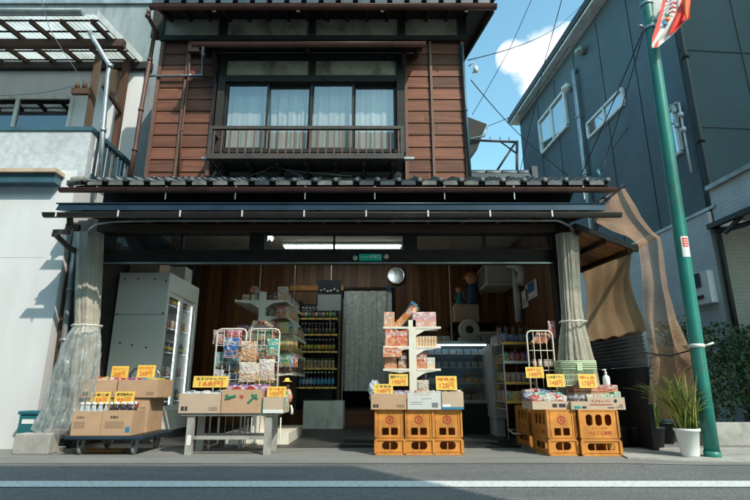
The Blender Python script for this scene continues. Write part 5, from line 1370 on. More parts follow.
# ---------- trolley at the left
tx0,tx1=P(66,436,5.62).x,P(141,436,5.62).x; tz=P(100,436,5.62).z
TR=thing('platform_trolley','flat platform trolley with a blue chrome handle carrying drink boxes','trolley',((tx0+tx1)/2,5.62,0))
b=B(); b.rbox((tx0,5.62,tz-.04),(tx1,6.45,tz),.012); b.build('platform','fridge_dark',TR)
b=B(); b.rbox((tx0-.012,5.605,tz-.035),(tx1+.012,5.62-.001,tz-.008),.006); b.rbox((tx1,5.62,tz-.035),(tx1+.014,6.45,tz-.008),.006); b.build('bumper','awning',TR)
for x in (tx0+.11,tx1-.11):
    for y in (5.74,6.3):
        b=B(); b.lathe([(.045,-.018),(.055,-.012),(.055,.012),(.045,.018)],(x,y,.056),18,axis='x'); w_=b.build('caster','grey_metal',TR)
        b=B(); b.box((x-.03,y-.03,.06),(x-.02,y+.03,tz-.05)); b.box((x+.02,y-.03,.06),(x+.03,y+.03,tz-.05)); b.build('caster_fork','galv',w_)
b=B(); h0=P(131,369,6.42); h1=P(160,369,6.42); hz=h0.z
b.tube([(h0.x,6.42,tz),(h0.x,6.42,hz-.06),(h0.x+.05,6.42,hz),(h1.x-.05,6.42,hz),(h1.x,6.42,hz-.06),(h1.x,6.42,tz)],.014,10); b.build('push_handle','chrome',TR)
# plank under the trolley
q=PG(96,452.5); b=B(); b.rbox((PG(72,453).x,q.y-.03,.001),(PG(121,453).x,q.y+.06,.035),.004); solo(b,'wooden_plank','orangewood','reddish wooden plank lying on the ground before the trolley','plank',(q.x,q.y,0))
mk=[('ink',mk_lines(-.85,-.1,[.30,.36,.42,.48,.54],.003)),('ink',mk_text('天然水',.03,-.45,.72))]
bA,oA,wA,hA=open_box('drink_box','low brown box of clear bottles at the front left of the trolley',72,101,410,434.5,5.66,.28,z0=tz,marks=mk)
mk=[('ink',mk_lines(-.75,.5,[.30,.36,.42,.48,.54],.003)),('ink',mk_text('烏龍茶',.03,-.2,.72)),('blueink',mk_rect(.62,.12,.9,.34))]
bB,oB,wB,hB=open_box('drink_box','low brown box with a small blue square holding dark bottles at the trolley front',101.5,132,409,434,5.66,.30,z0=tz,marks=mk)
for o_,w_,h_,kind,cnt,lab,pal in ((oA,wA,hA,'clearbottle',4,'white capped clear bottle standing in the left drink box','white'),(oB,wB,hB,'bottle',4,'dark bottle with pale cap standing in the right drink box','dark')):
    for r_ in range(2):
        row(kind,o_.x-w_/2+.015,o_.x+w_/2-.015,o_.y+.06+.1*r_,tz+.012,.068,.068,h_+.075-.0*r_,pal if kind=='clearbottle' else 'white',lab,n=cnt)
# tall closed box and open boxes behind
def closed_box(name,label,px0,px1,pyt,pyb,Y,dep,mat='cardboard',z0=None,marks=None,cat='cardboard box',rz=0,group=None):
    x0,x1,za,zb_=pxbox(px0,px1,pyt,pyb,Y)
    if z0 is not None: zb_=zb_-za+z0; za=z0
    t=thing(name,label,cat,((x0+x1)/2,Y,za),group,rz); b=B(); b.rbox((x0,Y,za),(x1,Y+dep,zb_),.004); b.build('box_body',mat,t)
    b=B(); b.box(((x0+x1)/2-.025,Y-.0012,zb_-.05),((x0+x1)/2+.025,Y-.0002,zb_)); b.box(((x0+x1)/2-.025,Y,zb_+.0002),((x0+x1)/2+.025,Y+dep,zb_+.001)); b.build('tape','cardboard_light',t)
    o=Vector(((x0+x1)/2,Y,za))
    for (mt,fn) in (marks or []):
        b=B(); fn(b,o,(x1-x0)/2,zb_-za); b.build('printed_mark',mt,t)
    return t,o,x1-x0,zb_-za
tb,ob,wb,hb=closed_box('carton_box','tall brown box with green squares under the open boxes on the trolley',111,148,396,431,5.99,.42,z0=tz,marks=[('greenink',mk_rect(.55,.45,.85,.72)),('greenink',mk_rect(.55,.12,.85,.36)),('redink',mk_rect(.3,.5,.45,.85))])
tb2,ob2,wb2,hb2=closed_box('carton_box','brown box under the left open box on the trolley',84,110.5,396,431,5.99,.40,z0=tz)
zt=ob.z+hb
u1,o1,w1,h1=open_box('open_box','open brown box of snacks at the upper left of the trolley stack',82,116,378.5,395.5,5.97,.36,z0=zt+.001,rz=R(2.5))
u2,o2,w2,h2=open_box('open_box','open brown box of snacks at the upper right of the trolley stack',117.5,158,378,395.5,5.97,.40,z0=zt+.002,rz=R(-2))
for k in range(5): good('bag',(o1.x-w1/2+.06+k*.075,5.97+.1,zt+h1-.09),.1,.12,.13,rg.choice(PAL['warm']),'red and brown snack bag lying in the upper left trolley box','bags in the upper left trolley box',(0,0,rg.uniform(-1,1)))
for k in range(6): good('carton',(o2.x-w2/2+.05+k*.075,5.97+.12,zt+h2-.10),.068,.16,.125,rg.choice(PAL['mix']),'small bright carton standing in the upper right trolley box','cartons in the upper right trolley box',(0,0,rg.uniform(-.2,.2)))
card('price card at the left above the low bottle boxes, leaning on the stack',90,110,392,404,5.93,'お茶二本','158円')
card('price card at the right above the dark bottles on the trolley',114,134,391.5,404,5.93,'清涼飲料水','98円')
card('price card at the top left of the trolley handle',111,128,366,378,6.2,'せんべい','268円',style=1)
card('price card at the top right of the trolley handle',137,155,365,377.5,6.2,'おかき各種','268円',style=1)

# ---------- refrigerator
fx0,fx1=-3.60,-2.89; fy0,fy1=6.9,8.12; fz1=P(150,272.5,6.9).z
FR=thing('display_fridge','tall white drinks refrigerator with sliding glass doors seen from its side','refrigerator',((fx0+fx1)/2,fy0,0))
b=B(); b.rbox((fx0,fy0,.10),(fx1-.001,fy0+.04,fz1),.008); b.rbox((fx0,fy1-.04,.10),(fx1-.001,fy1,fz1),.008); b.box((fx0,fy0+.04,.1),(fx0+.04,fy1-.04,fz1)); b.box((fx0+.04,fy0+.04,fz1-.26),(fx1-.0,fy1-.04,fz1-.0)); b.box((fx0+.04,fy0+.04,.10),(fx1-.0,fy1-.04,.38)); b.build('cabinet','fridge_white',FR)
b=B(); b.box((fx0+.02,fy0+.05,0.002),(fx1-.05,fy1-.05,.10)); b.build('plinth','grey_metal',FR)
b=B(); b.box((fx0+.01,fy0-.002,P(150,315,6.9).z),(fx1-.01,fy0-.0005,P(150,315,6.9).z+.008)); b.build('side_seam','grey_metal',FR)
for (a,c) in ((125,279),(138,278.5),(155,279),(166,281),(117,314),(163,313),(120,343),(132,345),(146,347.5)):
    b=B(); b.lathe([(.011,-.005),(.013,.001),(.013,.003)],P(a,c,6.9),10,axis='y'); b.build('screw_cap','ink',FR)
for k in range(5): 
    z=.5+k*.34; b=B(); b.box((fx0+.05,fy0+.05,z-.02),(fx1-.1,fy1-.05,z)); b.build('wire_shelf','galv',FR)
    row('can' if k%2 else 'bottle',fy0+.08,fy1-.08,0,z,.066,.066,.17 if k%2==0 else .13,'mix' if k%2 else 'yellow',['bottle on the lowest shelf of the white refrigerator','can on the second shelf of the white refrigerator','bottle on the middle shelf of the white refrigerator','can on the fourth shelf of the white refrigerator','bottle on the top shelf of the white refrigerator'][k],dirv=fx1-.16,n=13)
for i,(y0_,y1_) in enumerate(((fy0+.05,7.52),(7.50,fy1-.05))):
    dx=.012+.02*i; b=B(); z0_,z1_=.39,fz1-.27
    b.box((fx1-dx-.02,y0_,z0_),(fx1-dx,y0_+.045,z1_)); b.box((fx1-dx-.02,y1_-.045,z0_),(fx1-dx,y1_,z1_)); b.box((fx1-dx-.02,y0_+.045,z0_),(fx1-dx,y1_-.045,z0_+.05)); b.box((fx1-dx-.02,y0_+.045,z1_-.05),(fx1-dx,y1_-.045,z1_)); dr=b.build('glass_door','fridge_white',FR)
    b=B(); b.box((fx1-dx-.012,y0_+.045,z0_+.05),(fx1-dx-.008,y1_-.045,z1_-.05)); b.build('door_pane','glass_clear',dr)
LM=mk_emit('fridge_fill_glow',(.9,1,.95),2.6)
for yy in (fy0+.06,7.5,fy1-.07): B().tube([(fx1-.07,yy,.45),(fx1-.07,yy,fz1-.32)],.010,6).build('added_glow_tube',LM,FR)  # glowing tubes added to brighten the stock behind the dark doors
B().box((x0_ if False else fx0+.042,fy0+.045,.385),(fx0+.046,fy1-.045,fz1-.262)).build('white_lining','fridge_white',FR)
closed_box('carton_box','pale carton lying on top of the refrigerator, nearer its left side',129,160,260,272.5,7.2,.5,'cardboard_light')
closed_box('carton_box','white carton on top of the refrigerator near its right end',164,185,266.5,283,7.55,.3,'whitebox')
# ---------- bench at the left
byn=5.68; z_t=.425
bxa,bxb=P(182,414,byn).x,P(277,414,byn).x
BN=thing('display_bench','grey painted wooden bench carrying three boxes of snacks','bench',((bxa+bxb)/2,byn,0))
b=B(); b.rbox((bxa,byn-.01,z_t-.03),(bxb,byn+.42,z_t),.004); b.build('bench_top','bench',BN)
for x in (bxa+.06,bxb-.13):
    for y in (byn+.005,byn+.34):
        b=B(); b.rbox((x,y,0),(x+.075,y+.055,z_t-.031),.003)
        lg=b.build('leg','bench',BN)
for y in (byn+.01,byn+.345): 
    b=B(); b.box((bxa+.136,y,.155),(bxb-.131,y+.03,.19)); b.build('stretcher','bench',BN)
b=B(); b.box((bxa+.075,byn+.0035,.10),(bxa+.12,byn+.0045,.20)); b.build('leg_label','sign_white',BN)
mk3=[('greenink',lambda b,o,hw,h: (b.beam(o+Vector((-hw*.8,-.002,h*.62)),o+Vector((-hw*.3,-.002,h*.75)),.02,.02),b.beam(o+Vector((-hw*.8,-.002,h*.78)),o+Vector((-hw*.55,-.002,h*.62)),.012,.02),b.beam(o+Vector((hw*.35,-.002,h*.45)),o+Vector((hw*.75,-.002,h*.8)),.02,.02),b.beam(o+Vector((hw*.5,-.002,h*.8)),o+Vector((hw*.8,-.002,h*.6)),.012,.02))),('redink',mk_text('寿',.05,-.02,.66))]
s1,so1,sw1,sh1=open_box('open_box','plain brown box of wrapped crackers at the left of the grey bench',179,220.5,393.5,413,byn-.03,.38,z0=z_t+.001,mat='cardboard_light')
s2,so2,sw2,sh2=open_box('open_box','brown box with green brush marks in the middle of the grey bench',221.5,261.5,389.5,413,byn-.03,.38,z0=z_t+.001,marks=mk3)
s3,so3,sw3,sh3=open_box('open_box','small pale box with teal edges at the right of the grey bench',262.5,284.5,397,413,byn-.03,.34,mat='cardboard_light',z0=z_t+.001,marks=[('tealink',mk_rect(-1,0,-.93,1)),('tealink',mk_rect(.93,0,1,1)),('sign_white',mk_rect(-.93,0,.93,.22))])
rs=random.Random(9)
for k in range(9): good('bag',(so1.x-sw1/2+.06+(k%5)*.1,byn+.05+.12*(k//5),z_t+sh1-.085+.008*(k%3)),.13,.14,.10,(.55,.62,.68),'clear bag of pale crackers in the left box on the bench','clear bags in the left bench box',(0,0,rs.uniform(-1,1)))
for k in range(2):
    p=Vector((so2.x-.075+k*.155,byn+.03,z_t+sh2-.03)); t=thing('round_snack_pack',('left' if k==0 else 'right')+' round white and red snack pack in the middle bench box','snack pack',p)
    b=B(); b.lathe([(.001,-.012),(.058,-.010),(.062,0),(.058,.01),(.001,.012)],p,20,axis='y'); b.build('wrapper','sign_white',t)
    b=B(); b.lathe([(.058,-.013),(.062,-.013),(.066,-.002),(.06,-.002)],p,24,axis='y'); b.build('red_rim','redink',t)
    b=B(); b.lathe([(.001,-.016),(.02,-.016),(.022,-.012)],p,14,axis='y'); b.build('blue_mark','blueink',t)
for k in range(8): good('bag',(so2.x-sw2/2+.06+(k%4)*.12,byn+.13+.11*(k//4),z_t+sh2-.08),.14,.13,.13,rs.choice([(.1,.2,.45),(.4,.5,.6),(.3,.1,.3)]),'shiny blue snack bag at the back of the middle bench box','blue bags in the middle bench box',(0,0,rs.uniform(-1,1)))
for k in range(4): good('pouch',(so3.x-sw3/2+.04+k*.055,byn+.10,z_t+.03),.10,.03,sh3+.02,rs.choice(PAL['mix']),'small pouch standing in the pale box at the bench right','pouches in the pale bench box',(.1,0,rs.uniform(-.3,.3)))
card('wide price card in the left box on the grey bench',193,228,376,387.5,byn+.02,'白えびせんべい','168円')
card('orange edged price card in the small pale box on the bench',267,286,386.5,397,byn+.03,'おつまみ','100円',style=1)
# ---------- wire racks behind the bench
def wire_rack(label,px0,px1,pyt,Y,pyb,nv=5,nh=6,feet=True):
    x0,x1,za,zb_=pxbox(px0,px1,pyt,pyb,Y); za=max(za,.03)
    t=thing('wire_rack',label,'wire rack',((x0+x1)/2,Y,0))
    b=B(); r=.008; cr=.05
    b.tube([(x0,Y,za),(x0,Y,zb_-cr),(x0+cr*.3,Y,zb_-cr*.3),(x0+cr,Y,zb_),(x1-cr,Y,zb_),(x1-cr*.3,Y,zb_-cr*.3),(x1,Y,zb_-cr),(x1,Y,za)],r*1.3,8)
    b.build('outer_frame','wirewhite',t)
    b=B()
    for k in range(1,nv): b.tube([(x0+(x1-x0)*k/nv,Y,za+.15),(x0+(x1-x0)*k/nv,Y,zb_)],.0035,5)
    for k in range(1,nh): z=za+.15+(zb_-za-.15)*k/nh; b.tube([(x0,Y,z),(x1,Y,z)],.005,6)
    b.build('wire_grid','wirewhite',t)
    if feet:
        for x in (x0,x1):
            b=B(); b.tube([(x,Y,za),(x,Y+.1,za-.0),(x,Y+.35,za),(x,Y+.35,za+.3)],.009,6); b.lathe([(.02,-.01),(.027,0),(.02,.01)],(x,Y,.028),10,axis='x'); b.build('rack_foot','wirewhite',t)
    return t,x0,x1,za,zb_
wire_rack('white wire snack rack at the left behind the grey bench',213,243,329,6.15,447,4,6)
wire_rack('white wire snack rack at the right behind the grey bench, beside the cream shelves',247,277,329,6.18,447,4,6)
def pouch_at(px0,px1,pyt,pyb,Y,col,label,rot=0,name=None,cat=None,d=.03):
    x0,x1,za,zb_=pxbox(px0,px1,pyt,pyb,Y); return good('pouch',((x0+x1)/2,Y,za),x1-x0,d,zb_-za,col,label,None,(0.05,rot,0),name,cat)
pouch_at(224,239,338,358,6.08,(.02,.13,.40),'bright blue snack bag hanging on the left wire rack')
pouch_at(240,257,341,361,6.02,(.62,.36,.22),'beige cracker bag with dark lettering hanging between the wire racks',.05)
pouch_at(267,279,339,356,6.05,(.05,.42,.33),'green and white square snack bag hanging at the right wire rack')
pouch_at(239,256,362,382,6.0,(.66,.55,.46),'white bag with orange crackers pictured, lower row left')
pouch_at(259,275,359,380,6.0,(.68,.6,.55),'white bag with brown crackers pictured, lower row right')
pouch_at(258,266,346,357,6.1,(.06,.10,.08),'small dark bag hanging between the beige and green bags')
pouch_at(213,225,330,344,6.2,(.55,.30,.34),'pinkish bag at the top left of the left wire rack')
pouch_at(226,243,328,338,6.25,(.60,.12,.22),'pink and red bag lying across the top of the left wire rack')
pouch_at(214,224,352,368,6.2,(.2,.45,.5),'teal striped bag on the middle of the left wire rack')
pouch_at(225,238,359,371,6.2,(.08,.3,.45),'blue bag low on the left wire rack under the bright blue bag')
pouch_at(214,224,369,384,6.2,(.5,.5,.5),'greyish bag low at the left end of the left wire rack')
for k in range(6): pouch_at(244+k*3.6,249+k*3.6,319,340,6.3+.02*k,rg.choice([(.66,.5,.35),(.5,.1,.06),(.6,.45,.3)]),'slim striped packet in the tilted bundle above the wire racks',.45)
for o_ in [o for o in bpy.data.objects if o.get('label')=='slim striped packet in the tilted bundle above the wire racks']: o_['group']='slim packets above the wire racks'
row('pouch',P(248,345,6.28).x,P(268,345,6.28).x,6.28,P(255,352,6.28).z,.07,.02,.16,'white','green lettered packet behind the right wire rack')
# fuller stock on the wire racks and around the cream shelves
for j,(pa,pb_,py_,pal_,lab_) in enumerate(((214,242,346,'pink','small red packet clipped along the upper wires of the left rack'),(214,242,366,'mix','small packet clipped along the middle wires of the left rack'),(214,242,384,'blue','small packet clipped along the lowest wires of the left rack'),(248,276,340,'mix','small packet clipped along the top wires of the right rack'),(248,276,362,'warm','small packet clipped along the middle wires of the right rack'),(248,276,384,'yellow','small packet clipped along the lowest wires of the right rack'))):
    row('pouch',P(pa,py_,6.2).x,P(pb_,py_,6.2).x,6.215,P(230,py_,6.2).z,.06,.02,.12,pal_,lab_,n=5)
for j,(py_,pal_,nm_) in enumerate(((318,'warm','upper'),(334,'mix','middle'),(350,'yellow','lower'),(367,'mix','lowest'))):
    z=P(285,py_,6.55).z
    row('pouch',P(277,py_,6.55).x,P(297,py_,6.55).x,6.55,z,.07,.03,.15,pal_,'small bright packet hanging on the %s hook strip at the right of the cream shelves'%nm_,n=5)
    b=B(); b.tube([(P(276,py_,6.56).x,6.57,z+.15),(P(298,py_,6.56).x,6.57,z+.15)],.006,6); b.tube([(P(276,py_,6.56).x,6.57,z+.15),(P(276,py_,6.56).x,6.66,z+.15)],.005,6); solo(b,'hook_strip','wirewhite','thin white wire rail of the %s hook strip beside the cream shelves'%nm_,'wire rail',(P(276,py_,6.56).x,6.57,z+.15))
# charm: small scarecrow like doll at the bench end
q=P(288,400,5.95); t=thing('hanging_doll','small patterned cloth doll with a straw hat hanging at the right end of the bench','doll',(q.x,5.95,P(288,412,5.95).z))
b=B(); c=P(287,382,5.95); b.lathe([(.055,0),(.06,.008),(.03,.012),(.026,.04),(.005,.045)],c,14); b.build('hat','price',t)
b=B(); c=P(287.5,387,5.95); b.lathe([(.012,-.03),(.026,0),(.022,.022),(.005,.03)],c,12); b.build('head','ink',t)
b=B(); c=P(289,402,5.95); b.tube([c,c+Vector((.005,0,.06)),c+Vector((-.01,0,.11)),c+Vector((-.03,0,.14))],[.03,.035,.03,.02],10); o_=b.build('body','print',t); o_.color=(.55,.25,.15,1)
b=B(); c=P(291,405,5.93); b.tube([c,c+Vector((.015,0,-.05)),c+Vector((.012,0,-.1))],[.008,.014,.02],6); b.build('tassel','sign_white',t)

# ---------- cream gondola shelves (end on) behind the bench
def shelf_arm(b,xp,z,xe,Y,th=.03,h=.10):
    # bracket: triangular plate along the shelf end
    pts=[(xp,z),(xe,z),(xe,z-.02),(xp+(xe-xp)*.35,z-.045),(xp,z-h)]
    t=bmesh.new(); v1=[t.verts.new((p[0],Y,p[1])) for p in pts]; v2=[t.verts.new((p[0],Y+.012,p[1])) for p in pts]
    t.faces.new(v1); t.faces.new(v2[::-1])
    for i in range(len(pts)): t.faces.new((v1[i],v1[(i+1)%len(pts)],v2[(i+1)%len(pts)],v2[i]))
    b.merge(t)
GY=6.62; GD=1.25
gxp=P(261.5,320,GY).x; gz1=P(261,292,GY).z
GS=thing('gondola_shelf','cream metal shop shelf unit with bracket arms behind the wire racks','shelf unit',(gxp,GY,0))
b=B(); b.box((gxp-.045,GY,0.02),(gxp+.04,GY+.05,gz1)); b.build('end_post','shelf_white',GS)
b=B(); b.box((gxp-.045,GY+GD,0.02),(gxp+.04,GY+GD+.05,gz1-.1)); b.build('rear_post','shelf_white',GS)
b=B(); b.box((gxp-.006,GY+.05,.1),(gxp+.006,GY+GD,gz1-.2)); b.build('back_panel','shelf_white',GS)
b=B(); b.rbox((gxp-.38,GY+.02,.0),(gxp+.42,GY+GD,.14),.005); b.build('base_deck','shelf_white',GS)
gl=[(306,-.36,.32),(322,0,.32),(341,-.36,.42),(360,-.36,.42),(379,-.36,.42)]
zs=[]
for i,(py,xl_,xr_) in enumerate(gl):
    z=P(261,py-6,GY).z; zs.append(z)
    b=B()
    if xl_<0:
        shelf_arm(b,gxp-.045,z,gxp+xl_,GY,h=.11); b.box((gxp+xl_,GY+.012,z-.012),(gxp-.03,GY+GD,z)); b.box((gxp+xl_-.012,GY,z-.03),(gxp+xl_,GY+GD,z+.012))
    shelf_arm(b,gxp+.04,z,gxp+xr_,GY,h=.11); b.box((gxp+.03,GY+.012,z-.012),(gxp+xr_,GY+GD,z)); b.box((gxp+xr_,GY,z-.03),(gxp+xr_+.012,GY+GD,z+.012))
    b.build('shelf','shelf_white',GS)
# goods on it
lv=['top','second','third','fourth','lowest']
for i,(py,xl_,xr_) in enumerate(gl):
    z=zs[i]
    # near end items
    if i==0:
        row('carton',gxp-.30,gxp-.06,GY+.12,z,.10,.12,.085,'white','flat pale carton on the top left arm of the cream shelves')
        good('pouch',(gxp-.12,GY+.1,z+.09),.22,.03,.10,(.55,.05,.04),'red and white packet leaning on the top left of the cream shelves',None,(0,.5,0))
        good('carton',(gxp+.255,GY+.07,z),.14,.06,.19,(.62,.38,.25),'upright beige carton with red print on top of the cream shelves'); 
        good('jar',(gxp+.15,GY+.1,z),.08,.08,.14,(.3,.05,.06),'dark red lidded jar on top of the cream shelves')
        good('can',(gxp+.09,GY+.15,z),.08,.08,.09,(.08,.1,.12),'dark tin on top of the cream shelves beside the post')
    elif i==1: row('jar',gxp+.07,gxp+.31,GY+.08,z,.06,.06,.085,'white','jar with a white lid on the second shelf of the cream unit')
    elif i==2: row('can',gxp+.07,gxp+.30,GY+.08,z,.065,.065,.15,'blue','blue and white tin on the third shelf of the cream unit')
    else: row('pouch',gxp+.07,gxp+.40,GY+.08,z,.09,.03,.13,'mix','small pouch at the near end of the %s shelf of the cream unit'%lv[i])
    pal=['mix','warm','mix','yellow','dark'][i]
    row(['jar','carton','carton','pouch','pouch'][i],GY+.16,GY+GD-.04,0,z,.085,.07,[.13,.14,.15,.15,.14][i],pal,'package in the long row on the right side of the %s cream shelf'%lv[i],dirv=gxp+xr_-.05,n=11)
    if xl_<0 and i>0: row('carton',gxp-.33,gxp-.06,GY+.06,z,.075,.08,.13,'mix','package on the left arm of the %s cream shelf'%lv[i])
    row(['pouch','carton','pouch','jar','carton'][i],GY+.14,GY+GD-.04,0,z,.08,.07,[.16,.17,.15,.13,.16][i],['pink','mix','blue','warm','mix'][i],'packet in the middle row of the %s cream shelf'%lv[i],dirv=gxp+.23,n=9)
    row('carton',GY+.2,GY+GD-.04,0,z,.09,.07,.10,'yellow','package in the inner row of the %s cream shelf'%lv[i],dirv=gxp+.14,n=8)
# ---------- rear shelf full of bottles
RY=9.0
rx0_,rx1_,_,_=pxbox(298,336,300,400,RY)
RS=thing('rear_shelf','dark rear wall shelf with rows of bottles and yellow price strips','shelf unit',((rx0_+rx1_)/2,RY,0))
ztop_=P(315,300,RY).z
b=B(); b.box((rx0_-.02,RY+.45,.3),(rx1_+.02,RY+.47,ztop_)); b.box((rx0_-.03,RY,.3),(rx0_,RY+.45,ztop_)); b.box((rx1_,RY+.3,.3),(rx1_+.02,RY+.45,ztop_)); b.build('cabinet_frame','fridge_dark',RS)
b=B(); x0b,x1b,zab,zbb=pxbox(303,343,401,427,RY-.12); b.rbox((x0b,RY-.12,.003),(x1b,RY+.4,zbb),.005); b.build('base_cabinet','white_metal',RS)
b=B(); b.box((x1b-.03,RY-.13,zbb),(x1b-.015,RY-.115,ztop_)); b.build('front_post','galv',RS)
for i,(py,kind,pal,h_) in enumerate(((320,'bottle','mix',.21),(336,'bottle','dark',.21),(353,'bottle','yellow',.22),(370,'jar','dark',.17),(389,'bottle','blue',.26))):
    z=P(315,py-2,RY-.05).z; b=B(); b.box((rx0_,RY-.05,z-.025),(rx1_,RY+.44,z)); sh=b.build('shelf','grey_metal',RS)
    b=B(); 
    for k in range(5): 
        xa=rx0_+.05+k*(rx1_-rx0_)/5; b.box((xa,RY-.056,z-.03),(xa+.11,RY-.051,z+.0))
    b.build('price_strip','price',sh)
    row(kind,rx0_+.02,rx1_-.02,RY+.03,z,.062,.062,h_,pal,'bottle in the front row of the %s shelf against the rear wall'%['top','second','third','fourth','lowest'][i],n=10)
    row(kind,rx0_+.03,rx1_-.03,RY+.16,z,.062,.062,h_,pal,'bottle in the second row of the %s shelf against the rear wall'%['top','second','third','fourth','lowest'][i],n=10)
# notice
x0_,x1_,za,zb_=pxbox(318,341,280,310.5,8.6); zm_=za+(zb_-za)*.52
t=thing('hanging_notice','hanging notice, black above with small pictures and plain grey below','sign',((x0_+x1_)/2,8.6,za))
B().box((x0_,8.6,zm_),(x1_,8.615,zb_)).build('black_panel','ink',t); B().box((x0_,8.595,za),(x1_+.0,8.61,zm_-.001)).build('grey_panel','greybox',t)
b=B(); 
for k in range(6): c=Vector((x0_+.05+k*.058,8.593,zm_+.07+.02*math.sin(k*2))); b.lathe([(.001,0),(.02,0),(.02,.006)],c,8,axis='y')
b.build('picture','white_metal',t)

# ================================================================== CENTRE STALL
zc=ch+.002
SY_=5.64
mkw=[('ink',mk_text('ビスケット',.022,.15,.62)),('ink',mk_lines(-.8,-.1,[.42,.3],.003)),('grey_metal',mk_rect(.45,.12,.8,.4)),('redink',mk_lines(-.7,.4,[.86],.003))]
k1,ko1,kw1,kh1=open_box('open_box','plain brown box of sweets at the left of the centre stall',371,406.5,393.5,409,SY_,.30,z0=zc,marks=[])
k2,ko2,kw2,kh2=open_box('open_box','white printed box in the middle of the centre stall',407.5,441,392,409,SY_,.30,mat='whitebox',z0=zc,marks=mkw)
k3,ko3,kw3,kh3=open_box('open_box','pale box with a blue lower edge at the right of the centre stall',441.8,463.5,391,408.5,SY_,.30,mat='cardboard_light',z0=zc,marks=[('blueink',mk_rect(-1,0,1,.14)),('sign_white',mk_rect(-.95,.14,-.2,.3))])
for k in range(7): good('bag',(ko1.x-kw1/2+.045+k*.058,SY_+.05,zc+kh1-.06),.075,.09,.075,rg.choice([(.3,.2,.45),(.5,.5,.6),(.45,.3,.3)]),'small purple and silver sweet bag in the left centre box','sweet bags in the left centre box',(0,0,rg.uniform(-1,1)))
for k in range(5): good('bag',(ko1.x-kw1/2+.25+(k%3)*.07,SY_+.17,zc+kh1-.05),.09,.09,.085,(.2,.15,.3),'darker sweet bag at the back of the left centre box','dark bags in the left centre box',(0,0,rg.uniform(-1,1)))
for k in range(6): good('bag',(ko2.x-kw2/2+.05+k*.058,SY_+.06,zc+kh2-.05),.08,.1,.07,rg.choice(PAL['white']),'cream paper snack bag in the white centre box','cream bags in the white centre box',(0,0,rg.uniform(-1,1)))
pouch_at(417,429,380,394,SY_+.06,(.62,.48,.36),'pointed cream packet standing up in the white centre box')
for k in range(3): good('bag',(ko3.x-kw3/2+.05+k*.07,SY_+.08,zc+kh3-.06),.09,.1,.08,rg.choice(PAL['warm']),'orange snack bag in the right centre box','orange bags in the right centre box',(0,0,rg.uniform(-1,1)))
card('low left price card in the brown centre box',374,393,384,394,SY_+.02,'ごまあめ','148円')
card('upper price card behind the brown centre box, left of the shelf post',389,408,374,386,SY_+.2,'黒糖かりんとう','198円')
card('price card at the right of the centre stall above the pale box',436,457,376,390,SY_+.03,'特売品','128円',style=1)
# shelf stand
ZY=6.0
zx=P(412.5,350,ZY).x; SS=thing('snack_stand','white metal shelf post with three tiers of arms behind the centre boxes','shelf unit',(zx,ZY,0))
zT=P(412,312,ZY).z
b=B(); b.box((zx-.042,ZY,.02),(zx+.045,ZY+.05,P(412,320,ZY).z)); b.build('post','shelf_white',SS)
b=B(); b.rbox((zx-.3,ZY-.02,.0),(zx+.3,ZY+.4,.05),.004); b.build('stand_base','shelf_white',SS)
st=[]
for i,py in enumerate((327,346.5,369)):
    z=P(412,py,ZY).z; st.append(z); b=B()
    xa,xb=P(384,py,ZY).x,P(440,py,ZY).x
    shelf_arm(b,zx-.042,z,xa,ZY,h=.03); shelf_arm(b,zx+.045,z,xb,ZY,h=.10); b.box((xa,ZY+.0125,z-.012),(xb,ZY+.36,z)); b.box((xa-.01,ZY-.005,z-.02),(zx-.043,ZY-.001,z+.004)); b.box((zx+.046,ZY-.005,z-.02),(xb+.01,ZY-.001,z+.004))
    b.build('shelf','shelf_white',SS)
def carton_at(px0,px1,pyt,Y,z,d,col,label,kind='carton',rot=0):
    ym=pyt+5; x0,x1=P(px0,ym,Y).x,P(px1,ym,Y).x; h=P(375,pyt,Y).z-z; return good(kind,((x0+x1)/2,Y+d/2,z),x1-x0,d,h,col,label,None,(0,0,rot))
carton_at(384,394.5,312,ZY-.0,st[0],.06,(.66,.32,.2),'upright carton with red and cream print at the top left of the snack stand')
x=P(399,327,ZY).x; good('pouch',(P(395,326,ZY).x,ZY+.1,st[0]+.005),.09,.025,.36,(.66,.20,.05),'long orange packet leaning diagonally on the top of the snack stand',None,(0,.80,0))
good('pouch',(P(398,326,ZY).x,ZY+.16,st[0]+.005),.09,.025,.38,(.05,.25,.45),'long blue packet leaning behind the orange one',None,(0,.62,0))
good('pouch',(P(402,326,ZY).x,ZY+.2,st[0]+.005),.07,.025,.34,(.1,.35,.3),'long dark green packet leaning at the right of the blue one',None,(0,.68,0))
carton_at(412.5,436,312,ZY+.0,st[0],.14,(.62,.30,.36),'wide pink and orange snack carton at the top right of the stand')
carton_at(385,396,329,ZY,st[1],.1,(.62,.14,.08),'red and white cracker carton, left one on the middle shelf')
carton_at(396.3,407.5,329,ZY,st[1],.1,(.60,.13,.08),'red and white cracker carton, right one on the middle shelf')
carton_at(383,402,347.5,ZY-.02,st[2]+.135,.1,(.58,.16,.08),'orange tray carton on top of the goods of the lower left shelf')
for k in range(7):
    for j in range(2):
        xa=P(416.5+k*3.0,340,ZY).x; good('carton',(xa+.015,ZY+.06,st[1]+.002+j*.062),.031,.05,.06,(.66,.42,.22),'small stacked orange carton on the middle right shelf of the stand','small orange cartons on the snack stand')
pouch_at(384,397,349,369.3,ZY+.05,(.62,.25,.14),'large orange cracker pouch on the lower left of the stand')
carton_at(398,407,353,ZY+.05,st[2],.08,(.08,.05,.04),'dark brown packet beside the post on the lower left shelf')
carton_at(427,435,357.5,ZY+.04,st[2],.09,(.62,.58,.5),'stack of white small cartons on the lower right shelf')
pouch_at(416,427,353,369.2,ZY+.05,(.6,.16,.1),'red and orange pouch beside the post on the lower right shelf')
for k in range(4):
    pass
